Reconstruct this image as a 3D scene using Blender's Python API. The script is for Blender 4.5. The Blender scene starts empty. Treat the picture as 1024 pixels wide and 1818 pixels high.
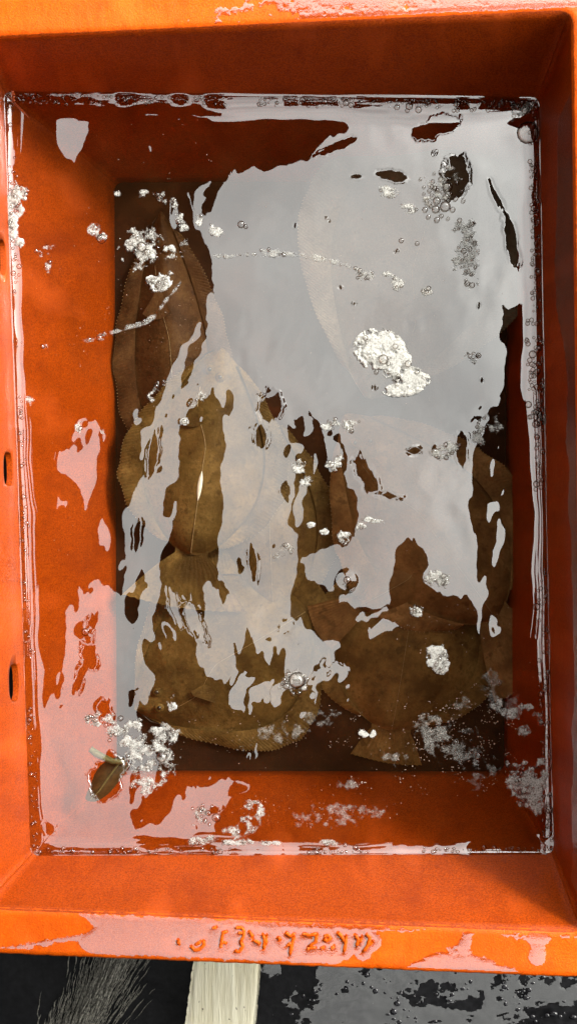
import bpy, math, random
import numpy as np
from mathutils import Vector, Matrix

# ------------------------------------------------------------------ camera, sky, sun, exposure
S = 0.0006          # metres per photo pixel on the water surface (z = 0)
CAM_H = 1.5         # camera height over the water
OCC_H = 2.5         # height of the tarpaulin (added, unseen) above the water
scene = bpy.context.scene
cam_d = bpy.data.cameras.new("camera")
cam = bpy.data.objects.new("camera", cam_d)
scene.collection.objects.link(cam)
cam.location = (0, 0, CAM_H)
cam_d.sensor_fit = 'VERTICAL'
cam_d.angle = 2 * math.atan(909 * S / CAM_H)
cam_d.clip_start = 0.02
cam_d.clip_end = 500
scene.camera = cam

SUN_DIR = Vector((1.02, 0.62, 1.05)).normalized()      # towards the sun
SUN_EL = math.asin(SUN_DIR.z)
world = bpy.data.worlds.new("World")
scene.world = world
world.use_nodes = True
wn = world.node_tree.nodes
wl = world.node_tree.links
wn.clear()
w_out = wn.new('ShaderNodeOutputWorld')
w_bg = wn.new('ShaderNodeBackground')
w_hs = wn.new('ShaderNodeHueSaturation')
w_sky = wn.new('ShaderNodeTexSky')
w_sky.sky_type = 'NISHITA'
w_sky.sun_disc = False
w_sky.sun_elevation = SUN_EL
w_sky.sun_rotation = math.atan2(SUN_DIR.x, SUN_DIR.y)
w_sky.dust_density = 5.0
w_sky.air_density = 1.0
w_sky.ozone_density = 1.0
w_hs.inputs['Saturation'].default_value = 0.05
w_bg.inputs['Strength'].default_value = 0.15
wl.new(w_sky.outputs[0], w_hs.inputs['Color'])
# thin uneven overcast
w_tc = wn.new('ShaderNodeTexCoord')
w_nz = wn.new('ShaderNodeTexNoise')
w_nz.inputs['Scale'].default_value = 6.5
w_nz.inputs['Detail'].default_value = 5.0
w_rp = wn.new('ShaderNodeValToRGB')
w_rp.color_ramp.elements[0].position = 0.3
w_rp.color_ramp.elements[0].color = (0.70, 0.70, 0.67, 1)
w_rp.color_ramp.elements[1].position = 0.7
w_rp.color_ramp.elements[1].color = (1.16, 1.15, 1.08, 1)
w_mx = wn.new('ShaderNodeMix')
w_mx.data_type = 'RGBA'
w_mx.blend_type = 'MULTIPLY'
w_mx.inputs['Factor'].default_value = 1.0
wl.new(w_tc.outputs['Generated'], w_nz.inputs['Vector'])
wl.new(w_nz.outputs['Fac'], w_rp.inputs['Fac'])
wl.new(w_hs.outputs[0], w_mx.inputs['A'])
wl.new(w_rp.outputs[0], w_mx.inputs['B'])
wl.new(w_mx.outputs['Result'], w_bg.inputs['Color'])
wl.new(w_bg.outputs[0], w_out.inputs['Surface'])

sun_d = bpy.data.lights.new("sun", 'SUN')
sun_d.energy = 0.75
sun_d.angle = math.radians(10)
sun_d.color = (1.0, 0.93, 0.82)
sun = bpy.data.objects.new("sun", sun_d)
scene.collection.objects.link(sun)
sun.rotation_euler = SUN_DIR.to_track_quat('Z', 'Y').to_euler()
sun.location = SUN_DIR * 5

scene.view_settings.view_transform = 'Standard'
scene.view_settings.look = 'None'
scene.view_settings.exposure = 2.15
scene.view_settings.gamma = 1.0
scene.cycles.max_bounces = 10
scene.cycles.transparent_max_bounces = 24
scene.cycles.glossy_bounces = 4
scene.cycles.caustics_reflective = False
scene.cycles.caustics_refractive = False
scene.cycles.use_denoising = True

rng = np.random.default_rng(11)
random.seed(5)


# ------------------------------------------------------------------ helpers
def at(px, py, z=0.0):
    k = S * (CAM_H - z) / CAM_H
    return Vector(((px - 512) * k, (909 - py) * k, z))


def link(o, parent=None):
    scene.collection.objects.link(o)
    if parent is not None:
        o.parent = parent
    return o


def mesh_data(name, verts, faces, mat=None, smooth=True, face_mats=None):
    me = bpy.data.meshes.new(name)
    verts = np.asarray(verts, dtype=np.float32).reshape(-1, 3)
    if isinstance(faces, np.ndarray):
        n = faces.shape[1]
        me.vertices.add(len(verts))
        me.vertices.foreach_set('co', verts.ravel())
        me.loops.add(faces.size)
        me.loops.foreach_set('vertex_index', faces.astype(np.int32).ravel())
        me.polygons.add(len(faces))
        me.polygons.foreach_set('loop_start', (np.arange(len(faces)) * n).astype(np.int32))
        me.update(calc_edges=True)
    else:
        me.from_pydata(verts.tolist(), [], faces)
    if mat is not None:
        for m in (mat if isinstance(mat, (list, tuple)) else [mat]):
            me.materials.append(m)
    if face_mats is not None:
        me.polygons.foreach_set('material_index', np.asarray(face_mats, dtype=np.int32))
    me.polygons.foreach_set('use_smooth', np.full(len(me.polygons), bool(smooth)))
    me.update()
    return me


def mesh_obj(name, verts, faces, mat=None, parent=None, smooth=True):
    return link(bpy.data.objects.new(name, mesh_data(name, verts, faces, mat, smooth)), parent)


def tag(o, label=None, cat=None, group=None, kind=None):
    if label:
        o['label'] = label
    if cat:
        o['category'] = cat
    if group:
        o['group'] = group
    if kind:
        o['kind'] = kind
    return o


def empty(name, loc, rz=0.0):
    o = bpy.data.objects.new(name, None)
    o.location = loc
    o.rotation_euler = (0, 0, rz)
    o.empty_display_size = 0.02
    return link(o)


def grid_faces(nu, nv, flip=False):
    i = np.arange(nu - 1)[:, None] * nv + np.arange(nv - 1)[None, :]
    i = i.ravel()
    f = np.stack([i, i + nv, i + nv + 1, i + 1], 1)
    return f[:, ::-1].copy() if flip else f


_P = rng.integers(0, 2 ** 31, 4)


def vnoise(x, y, seed=0):
    """smooth value noise, 0..1, on numpy arrays"""
    x = np.asarray(x, float)
    y = np.asarray(y, float)
    xi = np.floor(x).astype(np.int64)
    yi = np.floor(y).astype(np.int64)
    fx = x - xi
    fy = y - yi
    fx = fx * fx * (3 - 2 * fx)
    fy = fy * fy * (3 - 2 * fy)

    def h(a, b):
        n = (a * 374761393 + b * 668265263 + seed * 974711) & 0x7fffffff
        n = ((n ^ (n >> 13)) * 1274126177) & 0x7fffffff
        n = n ^ (n >> 16)
        return (n & 0xffff) / 65535.0
    return (h(xi, yi) * (1 - fx) + h(xi + 1, yi) * fx) * (1 - fy) + (h(xi, yi + 1) * (1 - fx) + h(xi + 1, yi + 1) * fx) * fy


def fnoise(x, y, seed=0, oct=4):
    s = 0
    a = 0.5
    t = 0
    for k in range(oct):
        s = s + a * vnoise(x * 2 ** k, y * 2 ** k, seed + k * 17)
        t += a
        a *= 0.55
    return s / t


def sstep(a, b, x):
    t = np.clip((x - a) / (b - a), 0, 1)
    return t * t * (3 - 2 * t)


def smooth_poly(pts, n=4):
    """Catmull-Rom through closed outline points"""
    p = np.array(pts, float)
    m = len(p)
    out = []
    for i in range(m):
        p0, p1, p2, p3 = p[i - 1], p[i], p[(i + 1) % m], p[(i + 2) % m]
        for k in range(n):
            t = k / n
            out.append(0.5 * (2 * p1 + (p2 - p0) * t + (2 * p0 - 5 * p1 + 4 * p2 - p3) * t * t + (3 * p1 - p0 - 3 * p2 + p3) * t ** 3))
    return np.array(out)


def poly_sd(px, py, poly):
    """signed distance to a polygon, positive inside (arrays)"""
    px = np.asarray(px, float)
    py = np.asarray(py, float)
    d = np.full(px.shape, 1e18)
    ins = np.zeros(px.shape, bool)
    n = len(poly)
    for i in range(n):
        ax, ay = poly[i]
        bx, by = poly[(i + 1) % n]
        ex, ey = bx - ax, by - ay
        t = np.clip(((px - ax) * ex + (py - ay) * ey) / (ex * ex + ey * ey + 1e-12), 0, 1)
        d = np.minimum(d, (px - ax - t * ex) ** 2 + (py - ay - t * ey) ** 2)
        c = ((ay > py) != (by > py)) & (px < ex * (py - ay) / (ey if abs(ey) > 1e-12 else 1e-12) + ax)
        ins ^= c
    d = np.sqrt(d)
    return np.where(ins, d, -d)


def ico(sub=1, half=False):
    import bmesh
    bm = bmesh.new()
    bmesh.ops.create_icosphere(bm, subdivisions=sub, radius=1.0)
    v = np.array([x.co[:] for x in bm.verts])
    f = np.array([[q.index for q in p.verts] for p in bm.faces])
    bm.free()
    return v, f


ICO1 = ico(1)
ICO2 = ico(2)


def dome_template(nr=5, na=14):
    v = [(0, 0, 1)]
    f = []
    for i in range(1, nr + 1):
        a = i / nr * math.pi * 0.5
        for j in range(na):
            b = 2 * math.pi * j / na
            v.append((math.sin(a) * math.cos(b), math.sin(a) * math.sin(b), math.cos(a)))
    for j in range(na):
        f.append((0, 1 + j, 1 + (j + 1) % na))
    for i in range(nr - 1):
        for j in range(na):
            a0 = 1 + i * na + j
            a1 = 1 + i * na + (j + 1) % na
            f.append((a0, a0 + na, a1))
            f.append((a1, a0 + na, a1 + na))
    return np.array(v, float), np.array(f)


DOME = dome_template()
DOME_S = dome_template(3, 9)


def scatter_mesh(tmpl, centers, radii, squash=None):
    v, f = tmpl
    c = np.asarray(centers, float)
    r = np.asarray(radii, float)
    n = len(c)
    sc = np.ones((n, 1, 3))
    if squash is not None:
        sc = np.asarray(squash, float).reshape(n, 1, 3)
    V = v[None] * r[:, None, None] * sc + c[:, None, :]
    F = f[None] + (np.arange(n) * len(v))[:, None, None]
    return V.reshape(-1, 3), F.reshape(-1, 3)


# ------------------------------------------------------------------ materials
def new_mat(name):
    m = bpy.data.materials.new(name)
    m.use_nodes = True
    m.node_tree.nodes.clear()
    return m, m.node_tree.nodes, m.node_tree.links


def noise_node(N, L, scale, detail=4, rough=0.6, stretch=None, coord='Object', w=0.0):
    tc = N.new('ShaderNodeTexCoord')
    mp = N.new('ShaderNodeMapping')
    mp.inputs['Location'].default_value = (w, w * 1.7, w * 0.6)
    if stretch:
        mp.inputs['Scale'].default_value = stretch
    t = N.new('ShaderNodeTexNoise')
    t.inputs['Scale'].default_value = scale
    t.inputs['Detail'].default_value = detail
    t.inputs['Roughness'].default_value = rough
    L.new(tc.outputs[coord], mp.inputs['Vector'])
    L.new(mp.outputs[0], t.inputs['Vector'])
    return t.outputs['Fac']


def ramp(N, L, fac, stops):
    r = N.new('ShaderNodeValToRGB')
    e = r.color_ramp.elements
    while len(e) < len(stops):
        e.new(0.5)
    for k, (p, c) in enumerate(stops):
        e[k].position = p
        e[k].color = (*c, 1)
    L.new(fac, r.inputs['Fac'])
    return r.outputs['Color']


def mixcol(N, L, fac, a, b, mode='MIX'):
    m = N.new('ShaderNodeMix')
    m.data_type = 'RGBA'
    m.blend_type = mode
    for s, v in ((m.inputs['Factor'], fac), (m.inputs['A'], a), (m.inputs['B'], b)):
        if isinstance(v, (int, float)):
            s.default_value = v
        elif isinstance(v, tuple):
            s.default_value = (*v, 1) if len(v) == 3 else v
        else:
            L.new(v, s)
    return m.outputs['Result']


def bump(N, L, h, strength, dist, prev=None):
    b = N.new('ShaderNodeBump')
    b.inputs['Strength'].default_value = strength
    b.inputs['Distance'].default_value = dist
    L.new(h, b.inputs['Height'])
    if prev is not None:
        L.new(prev, b.inputs['Normal'])
    return b.outputs['Normal']


def principled(N, L, color, rough, spec=0.5, normal=None, rough_sock=None):
    p = N.new('ShaderNodeBsdfPrincipled')
    if isinstance(color, tuple):
        p.inputs['Base Color'].default_value = (*color, 1)
    else:
        L.new(color, p.inputs['Base Color'])
    p.inputs['Roughness'].default_value = rough
    if rough_sock is not None:
        L.new(rough_sock, p.inputs['Roughness'])
    p.inputs['Specular IOR Level'].default_value = spec
    if normal is not None:
        L.new(normal, p.inputs['Normal'])
    o = N.new('ShaderNodeOutputMaterial')
    L.new(p.outputs[0], o.inputs['Surface'])
    return p


def plastic(name, base, dark, rough=0.42, grit=0.35, w=0.0):
    m, N, L = new_mat(name)
    big = noise_node(N, L, 9, 4, 0.6, w=w)
    mid = noise_node(N, L, 60, 5, 0.7, w=w)
    fine = noise_node(N, L, 620, 2, 0.8, w=w)
    c = mixcol(N, L, ramp(N, L, big, [(0.35, (0, 0, 0)), (0.7, (1, 1, 1))]), base, tuple(x * 0.8 for x in base))
    c = mixcol(N, L, ramp(N, L, mid, [(0.52, (0, 0, 0)), (0.75, (0.45, 0.45, 0.45))]), c, dark)
    c = mixcol(N, L, ramp(N, L, fine, [(0.42, (0, 0, 0)), (0.60, (grit, grit, grit))]), c, dark)
    streak = noise_node(N, L, 26, 4, 0.6, stretch=(1, 1, 0.08), w=w + 4)
    c = mixcol(N, L, ramp(N, L, streak, [(0.5, (0, 0, 0)), (0.72, (0.5, 0.5, 0.5))]), c, dark)
    streak2 = noise_node(N, L, 15, 3, 0.5, stretch=(1, 1, 0.05), w=w + 14)
    c = mixcol(N, L, ramp(N, L, streak2, [(0.56, (0, 0, 0)), (0.70, (0.4, 0.4, 0.4))]), c, tuple(min(1, x * 1.4 + 0.012) for x in base))
    # pale scuffs and dried slime
    scuff = noise_node(N, L, 34, 6, 0.75, stretch=(1, 0.35, 1), w=w + 9)
    c = mixcol(N, L, ramp(N, L, scuff, [(0.60, (0, 0, 0)), (0.80, (0.35, 0.35, 0.35))]), c, tuple(min(1, x * 1.25 + 0.02) for x in base))
    nrm = bump(N, L, fine, 0.5, 0.0012)
    nrm = bump(N, L, mid, 0.25, 0.002, nrm)
    # wet, smoother areas
    wet = noise_node(N, L, 7, 3, 0.5, stretch=(1, 1, 0.5), w=w + 2)
    rg = ramp(N, L, wet, [(0.38, (rough * 0.7,) * 3), (0.62, (rough * 1.15,) * 3)])
    principled(N, L, c, rough, 0.16, nrm, rg)
    return m


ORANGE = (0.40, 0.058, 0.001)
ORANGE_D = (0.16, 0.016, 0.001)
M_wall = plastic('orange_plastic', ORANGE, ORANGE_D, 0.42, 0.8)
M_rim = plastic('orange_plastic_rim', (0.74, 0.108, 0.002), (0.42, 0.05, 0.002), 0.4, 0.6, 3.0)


def floor_mat():
    m, N, L = new_mat('dark_brown_floor')  # mottled dark brown with small paler specks
    a = noise_node(N, L, 14, 5, 0.65)
    b = noise_node(N, L, 260, 3, 0.7)
    c = ramp(N, L, a, [(0.3, (0.012, 0.006, 0.003)), (0.6, (0.030, 0.010, 0.004)), (0.8, (0.08, 0.018, 0.005))])
    c = mixcol(N, L, ramp(N, L, b, [(0.62, (0, 0, 0)), (0.8, (0.5, 0.5, 0.5))]), c, (0.11, 0.04, 0.02))
    principled(N, L, c, 0.6, 0.05, bump(N, L, b, 0.3, 0.002))
    return m


M_floor = floor_mat()


def water_mat(name, ior, tint, bump_amt=0.0, scale=300, rough=0.0, murk=None):
    m, N, L = new_mat(name)
    tr = N.new('ShaderNodeBsdfTransparent')
    tr.inputs['Color'].default_value = (*tint, 1)
    gl = N.new('ShaderNodeBsdfGlossy')
    gl.inputs['Roughness'].default_value = rough
    gl.inputs['Color'].default_value = (1, 1, 1, 1)
    # Schlick reflectance, the same from both sides of the surface
    r0 = ((ior - 1) / (ior + 1)) ** 2
    lw = N.new('ShaderNodeLayerWeight')
    lw.inputs['Blend'].default_value = 0.5
    pw = N.new('ShaderNodeMath')
    pw.operation = 'POWER'
    pw.inputs[1].default_value = 5.0
    L.new(lw.outputs['Facing'], pw.inputs[0])
    fr = N.new('ShaderNodeMath')
    fr.operation = 'MULTIPLY_ADD'
    fr.inputs[1].default_value = 1 - r0
    fr.inputs[2].default_value = r0
    L.new(pw.outputs[0], fr.inputs[0])
    if bump_amt:
        nz = noise_node(N, L, scale, 3, 0.6)
        nr = bump(N, L, nz, bump_amt, 0.001)
        L.new(nr, gl.inputs['Normal'])
    mx = N.new('ShaderNodeMixShader')
    L.new(fr.outputs[0], mx.inputs['Fac'])
    body = tr.outputs[0]
    if murk:
        df = N.new('ShaderNodeBsdfDiffuse')
        df.inputs['Color'].default_value = (*murk, 1)
        k = noise_node(N, L, 11, 6, 0.68)
        k = ramp(N, L, k, [(0.35, (0.012, 0.012, 0.012)), (0.55, (0.04, 0.04, 0.04)), (0.8, (0.12, 0.12, 0.12))])
        m2 = N.new('ShaderNodeMixShader')
        L.new(k, m2.inputs['Fac'])
        L.new(tr.outputs[0], m2.inputs[1])
        L.new(df.outputs[0], m2.inputs[2])
        body = m2.outputs[0]
    L.new(body, mx.inputs[1])
    L.new(gl.outputs[0], mx.inputs[2])
    o = N.new('ShaderNodeOutputMaterial')
    L.new(mx.outputs[0], o.inputs['Surface'])
    return m


M_water = water_mat('water', 2.65, (0.97, 0.95, 0.90), murk=(0.24, 0.085, 0.024))
M_film = water_mat('water_film', 2.9, (0.93, 0.9, 0.88), 0.06, 700)
def bubble_mat():
    m, N, L = new_mat('bubble_film')
    lw = N.new('ShaderNodeLayerWeight')
    lw.inputs['Blend'].default_value = 0.5
    tr = N.new('ShaderNodeBsdfTransparent')
    L.new(ramp(N, L, lw.outputs['Facing'], [(0.20, (0.95, 0.94, 0.93)), (0.48, (0.45, 0.41, 0.38)), (0.75, (0.10, 0.08, 0.065))]), tr.inputs['Color'])  # dark ring put into the tint, for light bent at the bubble's edge
    gl = N.new('ShaderNodeBsdfGlossy')
    gl.inputs['Roughness'].default_value = 0.02
    mx = N.new('ShaderNodeMixShader')
    mx.inputs['Fac'].default_value = 0.07
    L.new(tr.outputs[0], mx.inputs[1])
    L.new(gl.outputs[0], mx.inputs[2])
    o = N.new('ShaderNodeOutputMaterial')
    L.new(mx.outputs[0], o.inputs['Surface'])
    return m


M_bubble = bubble_mat()


def foam_mat(name, c1, c2, lace):
    """wet bubble foam: matt white cells, see-through where the foam is one bubble thin"""
    m, N, L = new_mat(name)
    n = noise_node(N, L, 520, 4, 0.75)
    c = ramp(N, L, n, [(0.36, c1), (0.56, c2)])
    p = principled(N, L, c, 0.45, 0.25, bump(N, L, n, 0.12, 0.0008))
    if lace:
        vt = N.new('ShaderNodeTexVoronoi')
        vt.inputs['Scale'].default_value = 420
        vt.feature = 'DISTANCE_TO_EDGE'
        tc = N.new('ShaderNodeTexCoord')
        L.new(tc.outputs['Object'], vt.inputs['Vector'])
        at_ = N.new('ShaderNodeAttribute')
        at_.attribute_name = 'thick'
        al = ramp(N, L, vt.outputs['Distance'], [(0.03, (1, 1, 1)), (0.30, (0.45, 0.45, 0.45))])
        tk = N.new('ShaderNodeMath')
        tk.operation = 'MULTIPLY'
        tk.use_clamp = True
        L.new(al, tk.inputs[0])
        L.new(at_.outputs['Fac'], tk.inputs[1])
        L.new(tk.outputs[0], p.inputs['Alpha'])
    return m


M_foam_film = foam_mat('foam_film', (0.20, 0.197, 0.18), (0.44, 0.435, 0.41), True)
M_foam = foam_mat('foam', (0.20, 0.197, 0.18), (0.44, 0.435, 0.41), False)


def scum_mat():
    m, N, L = new_mat('scum')
    n = noise_node(N, L, 300, 3, 0.7)
    c = ramp(N, L, n, [(0.3, (0.22, 0.13, 0.09)), (0.65, (0.42, 0.33, 0.27))])
    principled(N, L, c, 0.5, 0.4)
    return m


M_scum = scum_mat()


def fish_mat(name, base, dark, light, w):
    m, N, L = new_mat(name)
    big = noise_node(N, L, 22, 5, 0.65, w=w)
    sc = noise_node(N, L, 240, 3, 0.6, w=w)
    fine = noise_node(N, L, 700, 2, 0.7, w=w)
    c = ramp(N, L, big, [(0.36, dark), (0.52, base), (0.66, light)])
    spots = noise_node(N, L, 75, 3, 0.5, w=w + 5)
    c = mixcol(N, L, ramp(N, L, spots, [(0.60, (0, 0, 0)), (0.68, (0.55, 0.55, 0.55))]), c, tuple(x * 0.45 for x in dark))
    c = mixcol(N, L, ramp(N, L, sc, [(0.5, (0, 0, 0)), (0.7, (0.6, 0.6, 0.6))]), c, dark)
    c = mixcol(N, L, ramp(N, L, fine, [(0.62, (0, 0, 0)), (0.78, (0.35, 0.35, 0.35))]), c, (0.35, 0.24, 0.12))
    principled(N, L, c, 0.5, 0.06, bump(N, L, sc, 0.6, 0.0015))
    return m


def plain_mat(name, c1, c2, rough=0.5, scale=200, spec=0.4):
    m, N, L = new_mat(name)
    n = noise_node(N, L, scale, 3, 0.6)
    c = ramp(N, L, n, [(0.35, c1), (0.65, c2)])
    principled(N, L, c, rough, spec, bump(N, L, n, 0.3, 0.001))
    return m


M_pale = plain_mat('pale_skin_line', (0.20, 0.13, 0.05), (0.32, 0.23, 0.10), 0.5, 500)
M_white = plain_mat('white_drop', (0.7, 0.66, 0.52), (0.85, 0.82, 0.7), 0.5, 300)
M_eye = plain_mat('fish_eye', (0.01, 0.008, 0.005), (0.03, 0.02, 0.01), 0.15, 60, 0.6)
M_black = plain_mat('black_wet_plastic', (0.002, 0.002, 0.0025), (0.006, 0.006, 0.007), 0.35, 120, 0.12)
M_occluder = plain_mat('dark_occluder', (0.005, 0.0035, 0.0025), (0.008, 0.006, 0.004), 0.9, 40, 0.02)  # near black, for the added overhead sheet and the added walls
M_stem = plain_mat('pale_green_stem', (0.13, 0.12, 0.04), (0.22, 0.20, 0.08), 0.5, 200)
M_leaf = plain_mat('olive_leaf', (0.05, 0.032, 0.009), (0.10, 0.055, 0.016), 0.5, 160)
M_streak = plain_mat('grey_streak', (0.03, 0.028, 0.024), (0.20, 0.19, 0.16), 0.5, 300)


def wood_mat():
    m, N, L = new_mat('bleached_wood')
    g = noise_node(N, L, 90, 4, 0.6, stretch=(1.6, 0.12, 1.0))
    s = noise_node(N, L, 12, 3, 0.6)
    sp = noise_node(N, L, 190, 2, 0.5, stretch=(1, 0.5, 1))
    c = ramp(N, L, g, [(0.3, (0.50, 0.45, 0.30)), (0.5, (0.60, 0.56, 0.42)), (0.7, (0.70, 0.67, 0.53))])
    c = mixcol(N, L, ramp(N, L, s, [(0.55, (0, 0, 0)), (0.78, (0.55, 0.55, 0.55))]), c, (0.50, 0.36, 0.13))
    c = mixcol(N, L, ramp(N, L, sp, [(0.70, (0, 0, 0)), (0.74, (1, 1, 1))]), c, (0.03, 0.025, 0.02))
    principled(N, L, c, 0.6, 0.3, bump(N, L, g, 0.5, 0.003))
    return m


M_wood = wood_mat()

# ------------------------------------------------------------------ ground: black wet sheet
gx = np.linspace(-3, 3, 61)
GZ = -0.25


def build_ground():
    # fine in the strip that shows below the crate, coarse elsewhere
    xs = np.unique(np.concatenate([np.linspace(-60, -3, 12), np.linspace(-3, -0.5, 14), np.linspace(-0.5, 0.5, 330), np.linspace(0.5, 3, 14), np.linspace(3, 60, 12)]))
    ys = np.unique(np.concatenate([np.linspace(-60, -3, 12), np.linspace(-3, -0.75, 12), np.linspace(-0.75, -0.5, 90), np.linspace(-0.5, 3, 16), np.linspace(3, 60, 12)]))
    X, Y = np.meshgrid(xs, ys, indexing='ij')
    near = np.exp(-(np.maximum(np.abs(X) - 0.5, 0) / 0.2) ** 2 - (np.maximum(np.abs(Y + 0.62) - 0.13, 0) / 0.1) ** 2)
    Z = GZ + near * (0.005 * (fnoise(X * 14, Y * 14, 3, 2) - 0.5) + 0.0006 * (fnoise(X * 70, Y * 70, 9) - 0.5))
    o = mesh_obj('ground', np.stack([X, Y, Z], -1).reshape(-1, 3), grid_faces(len(xs), len(ys)), M_black)
    tag(o, kind='structure')


build_ground()

# ------------------------------------------------------------------ the crate
RIM_C = [at(-40, 66, 0.10), at(1016, 18, 0.12), at(1036, 1656, 0.12), at(-34, 1613, 0.10)]       # TL TR BR BL
WAT_C = [at(8, 166, 0), at(955, 177, 0), at(981, 1514, 0), at(57, 1517, 0)]
FLR_Z = -0.17
FLR_C = [at(206, 326, FLR_Z), at(900, 322, FLR_Z), at(893, 1368, FLR_Z), at(210, 1366, FLR_Z)]


def side_points(C, i, r, n=60, na=6):
    """points of side i of a rounded quad, from the middle of one corner to the middle of the next"""
    def bez(a, b, c, t):
        return a * (1 - t) ** 2 + b * 2 * t * (1 - t) + c * t * t
    P, Q = C[i], C[(i + 1) % 4]
    O, R = C[i - 1], C[(i + 2) % 4]
    d = (Q - P).normalized()
    a0 = P + (O - P).normalized() * r
    a1 = P + d * r
    b0 = Q - d * r
    b1 = Q + (R - Q).normalized() * r
    out = [bez(a0, P, a1, 0.5 + 0.5 * k / na) for k in range(na)]
    out += [a1.lerp(b0, k / n) for k in range(n)]
    out += [bez(b0, Q, b1, 0.5 * k / na) for k in range(na + 1)]
    return out


crate = empty('fish_crate', (0, 0, GZ))
tag(crate, 'orange plastic fish crate full of water, foam and brown flatfish', 'crate')
CRATE_OFF = Vector((0, 0, -GZ))


def crate_part(name, V, F, mat, smooth=True, parent=crate):
    V = np.asarray(V, float).reshape(-1, 3) + np.array([0, 0, -GZ])
    return mesh_obj(name, V, F, mat, parent, smooth)


def bake(o):
    """apply the modifiers of o"""
    dg = bpy.context.evaluated_depsgraph_get()
    me = bpy.data.meshes.new_from_object(o.evaluated_get(dg))
    old = o.data
    o.modifiers.clear()
    o.data = me
    me.name = old.name
    return o


def wall(i, name, slots=()):
    lev = []
    L0 = side_points(RIM_C, i, 0.016)
    L1 = side_points(WAT_C, i, 0.010)
    L2 = side_points(FLR_C, i, 0.012)
    n = len(L0)
    steps = 10
    for k in range(steps):
        t = k / steps
        lev.append([L0[j].lerp(L1[j], t) for j in range(n)])
    for k in range(steps + 1):
        t = k / steps
        lev.append([L1[j].lerp(L2[j], t) for j in range(n)])
    V = np.array([[p[:] for p in row] for row in lev])
    nl = len(lev)
    mid = V[nl // 2, n // 2]
    fl = False
    F = grid_faces(nl, n)
    a, b, c = V.reshape(-1, 3)[F[len(F) // 2][:3]]
    nn = np.cross(b - a, c - a)
    if nn[0] * -mid[0] + nn[1] * -mid[1] < 0:
        F = F[:, ::-1].copy()
    # gentle waviness of moulded plastic
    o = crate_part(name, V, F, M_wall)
    so = o.modifiers.new('thick', 'SOLIDIFY')
    so.thickness = 0.006
    so.offset = -1
    if slots:
        vs, fs = [], []
        for (px, py, z, hy, hz) in slots:
            p = at(px, py, z)
            na = 28
            base = len(vs)
            for sx in (-0.04, 0.04):
                for j in range(na):
                    t = 2 * math.pi * j / na
                    cx, cz = math.cos(t), math.sin(t)
                    e = 0.7
                    vs.append((p.x + sx, p.y + hy * math.copysign(abs(cx) ** e, cx), p.z - GZ + hz * math.copysign(abs(cz) ** e, cz)))
            fs.append([base + j for j in range(na)][::-1])
            fs.append([base + na + j for j in range(na)])
            for j in range(na):
                k = (j + 1) % na
                fs.append([base + j, base + k, base + na + k, base + na + j])
        cut = mesh_obj('slot_cutter', vs, fs, M_wall, crate, False)
        bo = o.modifiers.new('slots', 'BOOLEAN')
        bo.operation = 'DIFFERENCE'
        bo.object = cut
        bo.solver = 'EXACT'
        bpy.context.view_layer.update()
        bake(o)
        bpy.data.objects.remove(cut)
    else:
        bake(o)
    return o


wall(0, 'end_wall')
wall(1, 'side_wall')
wall(2, 'end_wall')
wall(3, 'side_wall', slots=[(28, 1212, 0.026, 0.020, 0.011), (0, 833, 0.026, 0.018, 0.012), (3, 457, 0.026, 0.019, 0.012)])

fx = np.linspace(-0.01, 1.01, 40)
FU, FV = np.meshgrid(fx, fx, indexing='ij')
c4 = np.array([c[:] for c in FLR_C])
FP = (c4[0] * (1 - FU[..., None]) + c4[1] * FU[..., None]) * (1 - FV[..., None]) + (c4[3] * (1 - FU[..., None]) + c4[2] * FU[..., None]) * FV[..., None]
FP[..., 2] += 0.002 + 0.001 * fnoise(FU * 20, FV * 20, 5)
crate_part('floor', FP, grid_faces(40, 40, True), M_floor)


def build_rim():
    r0, w = 0.016, 0.0445
    inner, sidx = [], []
    for i in range(4):
        pts = side_points(RIM_C, i, r0, 300, 8)[:-1]
        inner += pts
        sidx += [i] * len(pts)
    I = np.array([p[:] for p in inner])
    n = len(I)
    # outward normals from the smoothed tangent
    T = np.roll(I, -6, 0) - np.roll(I, 6, 0)
    T[:, 2] = 0
    T /= np.linalg.norm(T, axis=1)[:, None]
    Nn = np.stack([-T[:, 1], T[:, 0], np.zeros(n)], 1)
    if (Nn * I).sum() < 0:
        Nn = -Nn
    s = np.cumsum(np.linalg.norm(I - np.roll(I, 1, 0), axis=1))
    prof = [(-0.0005, -0.010), (-0.0012, -0.003), (0.0008, 0.0000), (0.006, 0.0004), (0.014, 0.0), (0.022, -0.0003), (0.030, 0.0), (0.038, 0.0003), (w - 0.002, 0.0), (w, -0.0025), (w + 0.0005, -0.015), (w - 0.001, -0.045), (w - 0.005, -0.045), (w - 0.006, -0.006), (0.006, -0.006)]
    rows = []
    for k, (off, dz) in enumerate(prof):
        jit = 0.0016 * (fnoise(s * 160, s * 0 + k * 0.3, 21) - 0.5) if k in (1, 2, 3, 8, 9, 10) else 0 * s
        zj = 0.0010 * (fnoise(s * 130, s * 0 + k * 1.1, 4) - 0.5) if 2 <= k <= 9 else 0 * s
        row = I + Nn * (off + jit)[:, None]
        row[:, 2] += dz + zj
        rows.append(row)
    V = np.array(rows)            # (m, n, 3)
    m = len(prof)
    i = np.arange(m - 1)[:, None] * n + np.arange(n)[None]
    j = np.arange(m - 1)[:, None] * n + (np.arange(n)[None] + 1) % n
    F = np.stack([i, j, j + n, i + n], -1).reshape(-1, 4)
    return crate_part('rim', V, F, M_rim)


rim = build_rim()


def rim_z(x):
    xl, xr = RIM_C[0].x, RIM_C[1].x
    return 0.10 + 0.02 * (x - xl) / (xr - xl)


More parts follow.
